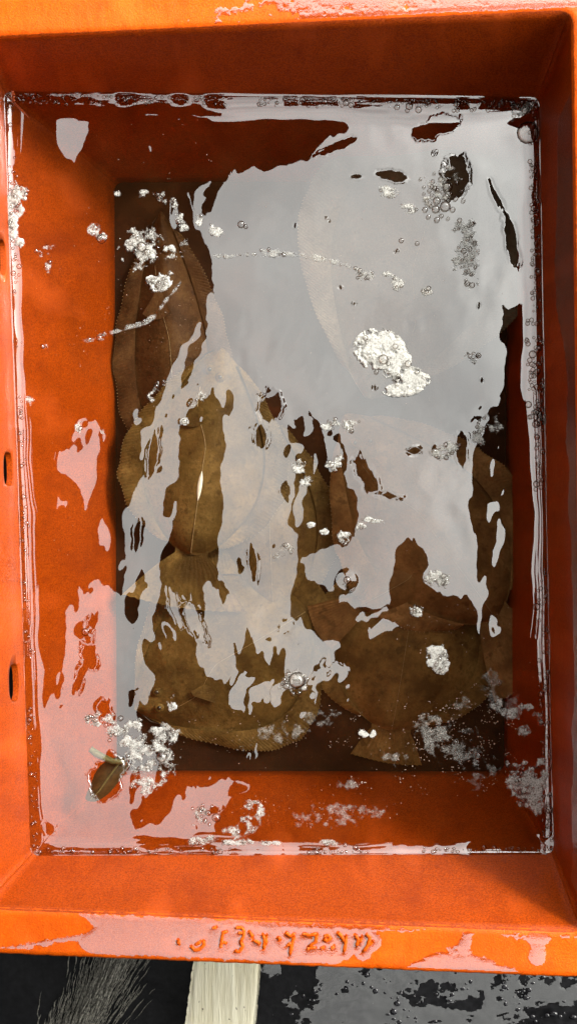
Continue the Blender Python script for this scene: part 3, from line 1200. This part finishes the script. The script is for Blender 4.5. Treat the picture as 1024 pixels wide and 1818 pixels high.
flatfish('brown flatfish with serrated fin edge whose tail reaches the right wall', (612, 735), (880, 1098), 172, 0.022, BROWN, 7.0, fin=0.24, tail_len=0.30, tail_spread=0.42, seed=7)

# ------------------------------------------------------------------ floating leaf
def build_leaf():
    z = -0.03
    root = empty('leaf', at(185, 1380, z))
    tag(root, 'small dark olive leaf with pale green stem by the foam at lower left', 'leaf')
    o0 = at(185, 1380, z)
    out = smooth_poly([(218, 1345), (228, 1362), (208, 1392), (190, 1412), (168, 1424), (152, 1418), (160, 1396), (172, 1368), (192, 1350)], 5)
    c = out.mean(0)
    vs, fs = [], []
    rings = 6
    for k in range(rings + 1):
        f = k / rings
        for p in out:
            q = at(*(c + (p - c) * f), z)
            vs.append((q.x - o0.x, q.y - o0.y, 0.006 * (1 - f * f) - 0.004 * abs((p[0] + p[1] - c[0] - c[1])) / 40 * f))
    n = len(out)
    for k in range(rings):
        for j in range(n):
            fs.append([k * n + j, k * n + (j + 1) % n, (k + 1) * n + (j + 1) % n, (k + 1) * n + j])
    lb = mesh_obj('blade', vs, fs, M_leaf, root)
    def tube(name, pts, r, mat, par):
        v, f = [], []
        P = [at(*p, z) - o0 for p in pts]
        for k, p in enumerate(P):
            d = (P[min(k + 1, len(P) - 1)] - P[max(k - 1, 0)]).normalized()
            nn = Vector((-d.y, d.x, 0))
            for j in range(6):
                t = 2 * math.pi * j / 6
                q = p + nn * math.cos(t) * r[k] + Vector((0, 0, math.sin(t) * r[k] + 0.006))
                v.append(q[:])
            if k:
                b = len(v) - 12
                for j in range(6):
                    f.append([b + j, b + (j + 1) % 6, b + 6 + (j + 1) % 6, b + 6 + j])
        mesh_obj(name, v, f, mat, par)
    tube('stem', [(162, 1328), (172, 1336), (186, 1343), (202, 1350), (222, 1352)], [0.0035, 0.0040, 0.0036, 0.0032, 0.0024], M_stem, root)
    tube('midrib', [(214, 1352), (196, 1376), (178, 1402), (162, 1418)], [0.001, 0.0009, 0.0007, 0.0004], M_stem, lb)


build_leaf()

# ------------------------------------------------------------------ foam
bubble_me = mesh_data('bubble', *DOME, M_bubble)


def add_bubble(px, py, r_px, parent=None, origin=Vector((0, 0, 0)), z=0.0):
    o = bpy.data.objects.new('bubble', bubble_me)
    p = at(px, py, z)
    o.location = p - origin
    o.scale = (r_px * S, r_px * S, r_px * S * 0.9)
    return link(o, parent)


def foam(label, blobs, n, rr=(1.0, 2.6), bubbles=(), hole=0.42, dome=0.004, nscale=11.0, seed=0, name='foam_patch', fade=0.6, solid=1.1):
    """blobs: (cx, cy, rx, ry, turn); n micro bubbles thrown over them, kept where a noise is dense"""
    r = np.random.default_rng(1000 + seed)
    hole = hole - 0.03
    pts, rad = [], []
    area = [b[2] * b[3] for b in blobs]
    tot = sum(area)
    for (cx, cy, rx, ry, turn), a in zip(blobs, area):
        m = max(3, int(0.55 * n * a / tot))
        got = 0
        tries = 0
        while got < m and tries < 40:
            tries += 1
            q = r.uniform(-1.15, 1.15, (m, 2))
            d = np.hypot(q[:, 0], q[:, 1])
            t = math.radians(turn)
            X = cx + q[:, 0] * rx * math.cos(t) - q[:, 1] * ry * math.sin(t)
            Y = cy + q[:, 0] * rx * math.sin(t) + q[:, 1] * ry * math.cos(t)
            nz = fnoise(X / nscale + seed * 7.3, Y / nscale, seed + 5)
            keep = nz > hole + fade * np.clip(d - 0.55, 0, 1)
            for k in np.where(keep)[0][:m - got]:
                rp = (rr[0] + (rr[1] - rr[0]) * r.random() ** 2.5) * 0.62
                pts.append((X[k], Y[k], dome * max(0, 1 - d[k] ** 2) * r.uniform(0.2, 1.0)))
                rad.append(rp)
                got += 1
    pts = np.array(pts)
    rad = np.array(rad)
    o0 = at(float(np.mean(pts[:, 0])), float(np.mean(pts[:, 1])), 0)
    C = np.stack([(pts[:, 0] - 512) * S - o0.x, (909 - pts[:, 1]) * S - o0.y, pts[:, 2] + 0.0008], -1)
    sel = r.random(len(C)) < 0.2
    V1, F1 = scatter_mesh(ICO1, C[sel], rad[sel] * S * 0.9)
    # a sprinkling of small clear bubbles
    cl = np.where(r.random(len(C)) < min(0.16, 34 / len(C)))[0]
    V3, F3 = scatter_mesh(DOME_S, C[cl] + np.array([0, 0, dome * 0.3]), S * (1.2 + 3.4 * r.random(len(cl)) ** 3))
    # the thin cellular sheet between the bubbles
    B = np.array([[b[0], b[1], max(b[2], b[3])] for b in blobs], float)
    xs = np.arange((B[:, 0] - B[:, 2]).min() - 4, (B[:, 0] + B[:, 2]).max() + 4, 1.25)
    ys = np.arange((B[:, 1] - B[:, 2]).min() - 4, (B[:, 1] + B[:, 2]).max() + 4, 1.25)
    GX, GY = np.meshgrid(xs, ys, indexing='ij')
    f = np.full(GX.shape, -1.0)
    for (cx, cy, rx, ry, turn) in blobs:
        t = math.radians(turn)
        u = ((GX - cx) * math.cos(t) + (GY - cy) * math.sin(t)) / rx
        v = (-(GX - cx) * math.sin(t) + (GY - cy) * math.cos(t)) / ry
        f = np.maximum(f, 1 - np.hypot(u, v))
    nz = fnoise(GX / nscale + seed * 7.3, GY / nscale, seed + 5)
    nz2 = fnoise(GX / 4.2, GY / 4.2, seed + 9, 2)
    g = nz + 0.22 * (nz2 - 0.5) - hole - fade * np.clip(0.42 - f, 0, 1)
    ZZ = 0.0007 + (dome * 0.45 + 0.0003) * np.sqrt(np.clip(g * 3, 0, 1)) + 0.0002 * nz2
    V2 = np.stack([(GX - 512) * S - o0.x, (909 - GY) * S - o0.y, ZZ], -1).reshape(-1, 3)
    F2 = grid_faces(len(xs), len(ys), True)
    F2 = F2[((g.ravel()[F2] > 0).sum(1) >= 3) & (f.ravel()[F2].min(1) > -0.15)]
    V = np.concatenate([V1, V2, V3])
    F = [tuple(q) for q in F1.tolist()] + [tuple(q) for q in (F2 + len(V1)).tolist()] + [tuple(q) for q in (F3 + len(V1) + len(V2)).tolist()]
    thick = np.concatenate([np.ones(len(V1)), np.clip(g.ravel() * 4.0, 0, 1) * solid, np.ones(len(V3))])
    me = mesh_data(name, V, F, [M_foam, M_foam_film, M_bubble], True, [0] * len(F1) + [1] * len(F2) + [2] * len(F3))
    ta = me.attributes.new('thick', 'FLOAT', 'POINT')
    ta.data.foreach_set('value', thick.astype(np.float32))
    o = link(bpy.data.objects.new(name, me))
    o.location = o0
    tag(o, label, 'foam', 'foam patches floating on the water')
    for (bx, by, br) in bubbles:
        add_bubble(bx, by, br, o, o0, 0.0012 + dome * 0.6)
        if br >= 8:
            FOAM_DIMPLES.append((bx, by, br * 2.2, 0.00025))
    return o


foam('brightest thick white foam island right of the centre', [(674, 622, 43, 34, 14), (702, 642, 24, 30, 20), (732, 672, 30, 18, 15), (714, 692, 32, 12, -5)], 900, (1.0, 2.6),
     [(648, 600, 5), (680, 638, 9), (701, 615, 5), (668, 660, 4), (724, 646, 6), (705, 682, 4), (655, 632, 4), (690, 588, 3)], 0.12, 0.007, seed=1, solid=3.0)
foam('raft of large clear bubbles at the upper right', [(775, 345, 36, 46, 10), (800, 310, 26, 18, 20)], 150, (1.0, 2.2),
     [(794, 332, 9), (775, 356, 7), (790, 366, 9.5), (773, 371, 7), (791, 349, 6), (762, 338, 4), (808, 352, 5), (757, 356, 4), (768, 322, 4), (781, 318, 4), (754, 372, 5), (760, 385, 4), (775, 390, 5), (803, 372, 5), (818, 340, 4),
      (810, 325, 4), (785, 340, 3.5), (766, 347, 3.5), (752, 332, 3), (752, 344, 3), (783, 383, 4), (795, 388, 3.5), (764, 366, 3), (798, 318, 3.5), (776, 334, 3.5), (822, 356, 4), (746, 318, 3), (786, 306, 3), (770, 308, 3), (800, 344, 3)], 0.5, 0.002, seed=2, fade=1.0)
foam('lacy white foam below the clear bubble raft at the upper right', [(822, 408, 26, 24, 0), (828, 455, 30, 34, 0), (832, 495, 18, 18, 0)], 700, (0.8, 1.9),
     [(823, 445, 5), (834, 442, 4), (826, 452, 4), (842, 432, 4), (829, 503, 5), (838, 506, 5), (848, 445, 3)], 0.45, 0.002, seed=3)
foam('round foam raft with a big central bubble above the left fish', [(252, 440, 38, 36, 0), (300, 448, 18, 16, 0), (240, 472, 14, 10, 0)], 900, (1.0, 2.4),
     [(252, 438, 9), (262, 448, 6), (240, 445, 5), (232, 432, 4), (270, 430, 4), (258, 420, 4), (244, 424, 4), (226, 444, 4), (236, 418, 3), (280, 440, 4), (250, 460, 4)], 0.36, 0.003, seed=4)
foam('compact white foam bead just below the round raft at left', [(288, 500, 22, 15, -35), (270, 496, 10, 10, 0)], 380, (1.0, 2.4), [(283, 503, 4), (292, 494, 3), (276, 492, 3)], 0.25, 0.004, seed=5, solid=2.2)
foam('small foam bead with one bubble on the orange at upper left', [(181, 424, 12, 12, 0), (168, 410, 12, 14, 0)], 90, (0.9, 2.2), [(181, 424, 9), (170, 404, 4), (166, 416, 4)], 0.4, 0.002, seed=6)
foam('faint two pronged lacy foam near the upper slot of the left wall', [(68, 452, 12, 9, 0), (88, 460, 8, 28, 0), (88, 440, 14, 7, 0)], 130, (0.7, 1.6), [], 0.45, 0.001, seed=7)
foam('thick white foam stuck to the left wall at its top', [(30, 355, 17, 30, 0), (24, 400, 10, 30, 0), (36, 432, 9, 11, 0), (40, 340, 10, 12, 0)], 700, (0.9, 2.3), [(26, 340, 4), (34, 362, 3), (20, 392, 4), (22, 412, 3)], 0.28, 0.004, seed=8, solid=2.2)
foam('broken foam chain across the dark upper left corner of the floor', [(260, 345, 22, 9, 5), (300, 358, 24, 12, 35), (318, 385, 12, 18, 0), (208, 345, 8, 6, 0), (326, 405, 10, 8, 0), (325, 440, 12, 16, 20)], 330, (0.8, 1.9), [(318, 402, 4), (322, 410, 3)], 0.46, 0.001, seed=9)
foam('white foam wisp above the two dark gaps at centre', [(605, 752, 28, 10, 5), (585, 758, 22, 7, 0), (622, 762, 10, 10, 0)], 300, (0.8, 1.9), [], 0.4, 0.002, seed=10)
foam('small foam clot over the leaf shaped dark gap at centre', [(592, 826, 17, 11, 0), (600, 815, 10, 10, 0), (528, 830, 16, 16, 0), (542, 850, 12, 16, 0)], 260, (0.9, 2.0), [(588, 826, 4), (528, 818, 4)], 0.36, 0.002, seed=11)
foam('white foam tuft beside the short dark gap right of centre', [(792, 800, 26, 15, -20), (775, 805, 12, 10, 0)], 360, (0.8, 1.8), [], 0.36, 0.002, seed=12)
foam('foam tuft where the mirrored sky ends near the right wall', [(856, 752, 14, 18, 20), (850, 780, 12, 18, -20), (868, 740, 14, 8, 0), (880, 760, 14, 12, 0)], 330, (0.8, 1.9), [(858, 765, 3)], 0.42, 0.002, seed=13)
foam('tiny foam crumb with pinhole bubbles above the bright island', [(704, 502, 14, 14, 0), (690, 490, 16, 7, 20)], 120, (0.7, 1.6), [(712, 508, 3)], 0.42, 0.001, seed=14)
foam('tiny foam crumb upper right of the bright island', [(756, 518, 12, 10, 0)], 70, (0.7, 1.6), [(757, 518, 3.5)], 0.42, 0.001, seed=15)
foam('tiny foam crumb with two bubbles right of the bright island', [(838, 634, 18, 12, 0)], 80, (0.7, 1.5), [(834, 632, 4), (849, 631, 5), (840, 627, 3)], 0.45, 0.001, seed=16)
foam('dense white foam clot over the serrated fish at lower right', [(774, 1028, 22, 15, 0), (790, 1024, 12, 8, 0)], 420, (0.9, 2.1), [(770, 1030, 4)], 0.26, 0.004, seed=17, solid=2.2)
foam('small white foam clot on the fin edge below the dense clot', [(738, 1086, 13, 9, 15)], 170, (0.9, 2.0), [], 0.25, 0.003, seed=18, solid=2.2)
foam('triangular white foam clot over the lowest dark water at right', [(778, 1168, 20, 24, 15), (768, 1156, 12, 10, 0), (782, 1188, 12, 10, 0)], 520, (0.9, 2.2), [(780, 1170, 4), (786, 1160, 3), (774, 1180, 4), (789, 1176, 3), (782, 1186, 3)], 0.26, 0.003, seed=19, solid=2.2)
foam('single large bubble ringed with foam at bottom centre', [(524, 1212, 28, 24, 0)], 200, (0.8, 1.9), [(527, 1208, 15), (508, 1218, 6), (540, 1222, 6), (520, 1232, 5), (512, 1198, 5), (544, 1206, 4), (530, 1230, 5), (504, 1206, 4)], 0.42, 0.002, seed=20)
foam('bubbly foam arm reaching left from the large lower left patch', [(178, 1276, 38, 14, 10), (206, 1300, 22, 16, 20), (160, 1272, 14, 9, 0)], 520, (0.9, 2.1), [(156, 1275, 4.5), (170, 1278, 5), (188, 1288, 4), (214, 1276, 5), (206, 1304, 4)], 0.36, 0.002, seed=21)
foam('largest foam patch, loose and white, at the lower left', [(270, 1345, 46, 46, 0), (292, 1305, 30, 24, 0), (240, 1320, 28, 26, 0), (262, 1392, 34, 16, -15), (305, 1250, 10, 18, 0), (236, 1292, 24, 18, 0)], 1900, (0.9, 2.3),
     [(287, 1344, 10), (272, 1330, 4), (262, 1362, 4), (300, 1322, 4), (255, 1338, 3), (276, 1356, 3), (305, 1356, 3)], 0.38, 0.003, seed=22)
foam('foamy bubble raft near the bottom wall left of centre', [(366, 1448, 30, 22, 0), (430, 1470, 40, 22, -10), (452, 1440, 24, 24, 0)], 420, (0.7, 1.7), [(384, 1452, 8), (370, 1444, 5), (356, 1440, 4), (364, 1458, 4), (350, 1450, 3), (376, 1432, 3), (342, 1436, 3), (360, 1430, 3), (372, 1464, 3)], 0.47, 0.001, seed=23)
foam('big foam cake against the right wall near the bottom', [(936, 1392, 34, 42, -15), (915, 1375, 20, 28, -20), (955, 1420, 16, 28, 0), (960, 1370, 14, 24, 0)], 1300, (0.9, 2.2), [(918, 1391, 5), (922, 1408, 4), (928, 1421, 5), (912, 1378, 3)], 0.33, 0.004, seed=24)
foam('lacy foam streaks above the big cake by the right wall', [(950, 1275, 18, 14, 0), (930, 1295, 14, 12, 0), (905, 1265, 30, 14, 10), (880, 1250, 16, 14, 0), (935, 1255, 20, 8, 0)], 420, (0.8, 1.8), [], 0.45, 0.001, seed=25)
foam('pair of small white foam dots over the bottom fish tail', [(645, 1302, 9, 7, 0), (662, 1303, 7, 7, 0)], 120, (0.8, 1.8), [], 0.25, 0.002, seed=26, solid=2.2)
foam('long thin foam thread across the upper middle', [(400, 455, 26, 5, 0), (440, 452, 26, 5, 0), (480, 449, 26, 8, 0), (520, 452, 24, 5, 3), (560, 458, 24, 6, 8), (600, 467, 22, 5, 14), (630, 480, 18, 7, 30), (650, 490, 14, 10, 0)], 300, (0.6, 1.4), [], 0.34, 0.001, seed=27, solid=0.6)
foam('thin foam thread from the left fish to the orange wall', [(160, 604, 24, 4, -4), (200, 590, 28, 4, -14), (240, 578, 26, 5, -12), (268, 566, 18, 5, -30), (290, 540, 20, 4, -50), (312, 512, 18, 4, -55)], 160, (0.6, 1.3), [(177, 600, 6)], 0.32, 0.001, seed=28, solid=0.5)
foam('white foam smudge over the fish left of the leaf shaped gap', [(505, 978, 18, 14, 20), (492, 985, 10, 8, 0)], 140, (0.5, 1.2), [], 0.40, 0.0005, seed=29)
foam('foam fringe on the diagonal edge of the left dark gap', [(290, 685, 18, 16, 20), (270, 705, 10, 16, 0), (354, 704, 12, 16, 20), (342, 716, 14, 8, 0), (328, 748, 9, 7, 0)], 260, (0.8, 1.9), [(328, 748, 5)], 0.40, 0.001, seed=30)
foam('two white foam dots in the dark gap at centre', [(552, 932, 8, 6, 0), (575, 944, 8, 6, 0)], 110, (0.8, 1.8), [], 0.2, 0.002, seed=31, solid=2.2)
foam('white foam along the broken gap right of centre', [(660, 924, 22, 6, 10), (612, 955, 14, 12, 20), (640, 935, 12, 8, 0)], 220, (0.8, 1.8), [], 0.38, 0.001, seed=32)
foam('foam tucked in the upper right corner by the big dark bubble', [(915, 198, 18, 16, 0), (905, 212, 12, 8, 0), (935, 190, 16, 12, 0)], 260, (0.8, 1.8), [(918, 190, 6), (932, 196, 6), (926, 182, 5), (940, 184, 5), (908, 184, 5), (912, 205, 4), (945, 200, 4), (898, 180, 4)], 0.42, 0.001, seed=33)
foam('foam ridge along the bottom waterline left of centre', [(365, 1492, 30, 10, -4), (420, 1494, 40, 8, 0), (480, 1496, 30, 5, 0), (590, 1496, 26, 7, 0)], 460, (0.7, 1.7), [(578, 1500, 4), (612, 1500, 4)], 0.40, 0.001, seed=34)
foam('scattered pale foam near the small drop gap by the left wall', [(85, 620, 10, 14, 0), (52, 712, 14, 8, 10), (182, 765, 6, 8, 0), (140, 760, 8, 12, 0)], 110, (0.6, 1.3), [], 0.45, 0.0005, seed=35)
foam('pale foam crumbs in the upper middle of the grey reflection', [(384, 410, 14, 12, 30), (690, 340, 26, 12, 0), (725, 372, 20, 10, 0), (352, 390, 10, 16, 0)], 200, (0.5, 1.2), [(428, 398, 6.5), (712, 427, 4.5), (740, 432, 4), (436, 402, 4)], 0.42, 0.0005, seed=36)


foam('thin see-through froth smear over the lower right corner of the floor', [(800, 1320, 70, 50, 10), (760, 1290, 40, 30, 0), (850, 1370, 40, 40, 0), (700, 1345, 30, 18, 0)], 160, (0.5, 1.2), [], 0.48, 0.0006, seed=41, solid=0.42, fade=0.7)
foam('pinkish froth smear on the bottom ledge right of centre', [(590, 1450, 90, 26, -8), (660, 1440, 40, 18, -10), (620, 1392, 26, 10, 0)], 90, (0.4, 1.0), [], 0.47, 0.0005, seed=42, solid=0.38, fade=0.7)
foam('thin froth veil along the right wall above the foam streaks', [(870, 1215, 26, 34, 0), (900, 1240, 26, 16, 0), (820, 1250, 24, 20, 0)], 70, (0.4, 1.0), [], 0.48, 0.0005, seed=43, solid=0.35, fade=0.7)
foam('faint speckled froth over the dark strip below the fish at bottom centre', [(500, 1300, 60, 24, 0), (570, 1275, 50, 18, 0), (440, 1330, 30, 12, 0)], 60, (0.4, 0.9), [], 0.50, 0.0004, seed=44, solid=0.3, fade=0.7)


def single_bubble(px, py, r, label):
    root = add_bubble(px, py, r)
    root.name = 'large_bubble'
    tag(root, label, 'bubble')
    FOAM_DIMPLES.append((px, py, r * 1.8, 0.0006))


single_bubble(936, 236, 20, 'biggest clear bubble against the right wall in the upper corner')
single_bubble(16, 606, 9, 'clear bubble on the left wall waterline below the upper slot')
single_bubble(152, 1122, 7, 'small clear bubble in the pink reflection at lower left')
single_bubble(616, 1030, 7, 'small clear bubble in the grey reflection at lower centre')
single_bubble(848, 1342, 7, 'faint clear bubble over the scum at lower right')

# rows of small bubbles along the waterline
rows_c, rows_r = [], []


def bubble_row(p0, p1, n, spread, rr, seed):
    r = np.random.default_rng(seed)
    for k in range(n):
        t = r.random()
        if fnoise(np.array([t * 9.0]), np.array([seed * 3.1]), seed)[0] < 0.42:
            continue
        x = p0[0] + (p1[0] - p0[0]) * t
        y = p0[1] + (p1[1] - p0[1]) * t
        dx, dy = p1[1] - p0[1], p0[0] - p1[0]
        ln = math.hypot(dx, dy)
        o = r.random() ** 1.6 * abs(spread)
        rp = r.uniform(*rr) * (1 if r.random() > 0.1 else 1.6)
        sg = math.copysign(1, spread)
        off = o + rp * 0.6 + 1
        x += dx / ln * off * sg
        y += dy / ln * off * sg
        p = at(x, y, 0.0)
        rows_c.append((p.x, p.y, 0.0006 + 0.0036 * max(0, 1 - off * S / 0.017) ** 3))
        rows_r.append(rp * S)


bubble_row((955, 178), (10, 167), 520, 14, (1.3, 3.8), 1)
bubble_row((950, 178), (720, 176), 110, 18, (2.0, 4.6), 2)
bubble_row((954, 178), (981, 1514), 380, -16, (1.6, 4.6), 3)
bubble_row((965, 560), (972, 760), 120, -30, (2.0, 5.2), 4)
bubble_row((10, 167), (57, 1517), 260, 12, (1.2, 3.4), 5)
bubble_row((57, 1517), (981, 1514), 220, 8, (1.2, 3.4), 6)
rc = np.array(rows_c)
o = mesh_obj('waterline_bubbles', *scatter_mesh(DOME_S, rc, np.array(rows_r)), M_bubble)
tag(o, kind='stuff')

# floating scum flecks
fl_c, fl_r, fl_s = [], [], []


def flecks(cx, cy, rx, ry, n, rr, seed, thr=0.5, ns=22.0):
    r = np.random.default_rng(seed)
    k = 0
    tries = 0
    while k < n and tries < n * 30:
        tries += 1
        a = r.uniform(-1, 1, 2)
        if a[0] ** 2 + a[1] ** 2 > 1:
            continue
        x, y = cx + a[0] * rx, cy + a[1] * ry
        if fnoise(np.array([x / ns]), np.array([y / ns]), seed)[0] < thr:
            continue
        p = at(x, y, 0.0004)
        fl_c.append(p[:])
        fl_r.append(r.uniform(*rr) * S * 0.6)
        fl_s.append((r.uniform(0.7, 1.8), r.uniform(0.7, 1.6), 0.45))
        k += 1


flecks(800, 1330, 120, 90, 252, (0.5, 1.6), 41, 0.53)
flecks(700, 1300, 110, 70, 54, (0.4, 1.2), 42, 0.5)
flecks(860, 1270, 60, 60, 108, (0.6, 1.6), 43, 0.53)
flecks(560, 1290, 110, 40, 54, (0.5, 1.3), 44, 0.52)
flecks(780, 1120, 90, 60, 27, (0.5, 1.4), 45, 0.45)
flecks(560, 1430, 160, 40, 72, (0.4, 1.2), 46, 0.52)
flecks(620, 1390, 30, 14, 22, (0.6, 1.6), 47, 0.45)
flecks(140, 520, 90, 160, 40, (0.4, 1.1), 48, 0.52)
flecks(300, 600, 80, 90, 31, (0.4, 0.9), 49, 0.45)
flecks(120, 1000, 50, 420, 22, (0.4, 1.1), 50, 0.5)
flecks(640, 620, 280, 380, 72, (0.4, 0.9), 51, 0.5)
flecks(400, 1300, 90, 40, 31, (0.5, 1.3), 52, 0.45)
flecks(440, 1400, 40, 60, 13, (0.6, 1.8), 53, 0.45)
flecks(920, 1100, 40, 200, 27, (0.4, 1.1), 54, 0.45)
flecks(300, 260, 140, 60, 18, (0.4, 1.2), 55, 0.5)
o = mesh_obj('scum_flecks', *scatter_mesh(ICO1, np.array(fl_c), np.array(fl_r), fl_s), M_scum)
tag(o, kind='stuff')

build_water()

# ------------------------------------------------------------------ below the crate: slat, streaks, wet black sheet
def build_slat():
    za, zb = GZ + 0.012, GZ + 0.030
    quad = [(352, 1640), (470, 1640), (446, 1900), (318, 1900)]
    n, m = 60, 24
    c = [at(*p, zb) for p in quad]
    o0 = (c[0] + c[2]) * 0.5
    vs = []
    for i in range(n):
        v = i / (n - 1)
        a = c[0].lerp(c[3], v)
        b = c[1].lerp(c[2], v)
        for j in range(m):
            u = j / (m - 1)
            p = a.lerp(b, u)
            gz = 0.0012 * (float(fnoise(np.array([u * 26.0]), np.array([v * 2.5]), 77)[0]) - 0.5)
            jx = 0.0016 * (random.random() - 0.5) if j in (0, m - 1) else 0
            edge = -0.002 if j in (0, m - 1) else 0
            vs.append((p.x - o0.x + jx, p.y - o0.y, zb + gz + edge))
    base = len(vs)
    for i in range(n):
        for j in (0, m - 1):
            x, y, z = vs[i * m + j]
            vs.append((x, y, za))
    fs = grid_faces(n, m).tolist()
    for i in range(n - 1):
        fs.append([i * m, (i + 1) * m, base + (i + 1) * 2, base + i * 2])
        fs.append([i * m + m - 1, base + i * 2 + 1, base + (i + 1) * 2 + 1, (i + 1) * m + m - 1])
    fs.append([base + (n - 1) * 2, base + (n - 1) * 2 + 1] + [(n - 1) * m + j for j in range(m - 1, -1, -1)])
    fs.append([base + 1, base] + [j for j in range(m)])
    o = mesh_obj('wooden_slat', vs, fs, M_wood, None, True)
    o.location = (o0.x, o0.y, 0)
    tag(o, 'bleached cream wooden slat sticking out under the crate onto black ground', 'slat')


build_slat()


def build_streaks():  # thin tapered grey streaks just above the black ground
    r = np.random.default_rng(8)
    V, F = [], []
    o0 = at(180, 1770, GZ)
    for k in range(850):
        px = r.normal(0, 1)
        s = r.random()
        # bundle axis runs from below the rim down to the lower left
        cx = 222 - 105 * s + px * (22 + 14 * s)
        cy = 1680 + 190 * s + px * 4
        ln = r.uniform(16, 58)
        ang = math.radians(114 + px * 5 + r.normal(0, 3))
        n = 9
        pw = r.uniform(0.6, 1.9) * (1.3 if abs(px) < 0.8 else 0.7)
        wob = r.uniform(0, 6.28)
        z0 = GZ + 0.008 + r.uniform(0, 0.010) * math.exp(-px * px)
        base = len(V)
        for i in range(n):
            t = i / (n - 1)
            x = cx + math.cos(ang) * ln * (t - 0.5) + 0.9 * math.sin(t * 8 + wob)
            y = cy + math.sin(ang) * ln * (t - 0.5) + 0.8 * math.cos(t * 9 + wob)
            w = pw * math.sin(math.pi * (0.04 + 0.92 * t)) ** 0.8
            p = at(x, y, z0) - o0
            nx, ny = -math.sin(ang), -math.cos(ang)
            for (a, h) in ((-1, 0), (0, 0.9), (1, 0)):
                V.append((p.x + nx * w * a * S, p.y + ny * w * a * S, p.z + h * w * S))
            if i:
                b = base + (i - 1) * 3
                for a in (0, 1):
                    F.append([b + a, b + a + 1, b + a + 4, b + a + 3])
    o = mesh_obj('grey_streaks', V, F, M_streak)
    o.location = o0
    tag(o, 'fan of thin grey streaks on the black ground at lower left', 'fibres')
    o['kind'] = 'stuff'


build_streaks()


def ground_film(PX, PY):
    n1 = fnoise(PX / 60, PY / 42, 131) - 0.5
    n2 = fnoise(PX / 17, PY / 14, 133) - 0.5
    n3 = fnoise(PX / 6, PY / 6, 135) - 0.5
    lim = np.minimum((PX - 535) / 5, (880 - PX) / 6 + 6)
    f = np.clip(lim, -22, 9) + 58 * n1 + 20 * n2
    g = -6 + 60 * n1 + 24 * n2 + np.where(PX > 860, 2, -8)
    return np.maximum(f, np.where((PX > 250), g, -1))


def ground_z(PX, PY):
    return np.full(PX.shape, GZ + 0.0062) + 0.0006 * (fnoise(PX / 34, PY / 26, 141, 2) - 0.5)


M_gfilm = water_mat('ground_water_film', 1.9, (0.9, 0.9, 0.9), 0.02, 160)
film_from_field('ground_water_film', 240, 1060, 1690, 1840, 1.4, ground_film, ground_z, M_gfilm, 0.0004, 12.0)

r = np.random.default_rng(77)
cs, rs = [], []
while len(cs) < 240:
    x, y = r.uniform(480, 1040), r.uniform(1700, 1835)
    if fnoise(np.array([x / 45]), np.array([y / 30]), 151)[0] < 0.55 - (0.14 if x > 880 else 0):
        continue
    rp = (1.2 + 5.0 * r.random() ** 2) * (1 if r.random() > 0.08 else 1.6)
    p = at(x, y, GZ + 0.0065)
    cs.append(p[:])
    rs.append(rp * S)
M_drop = plain_mat('black_wet_drop', (0.005, 0.005, 0.006), (0.012, 0.012, 0.014), 0.05, 80, 0.3)
o = mesh_obj('ground_droplets', *scatter_mesh(DOME, np.array(cs), np.array(rs), np.stack([r.uniform(0.8, 1.5, len(cs)), r.uniform(0.7, 1.1, len(cs)), np.full(len(cs), 0.55)], 1)), M_drop)
tag(o, kind='stuff')
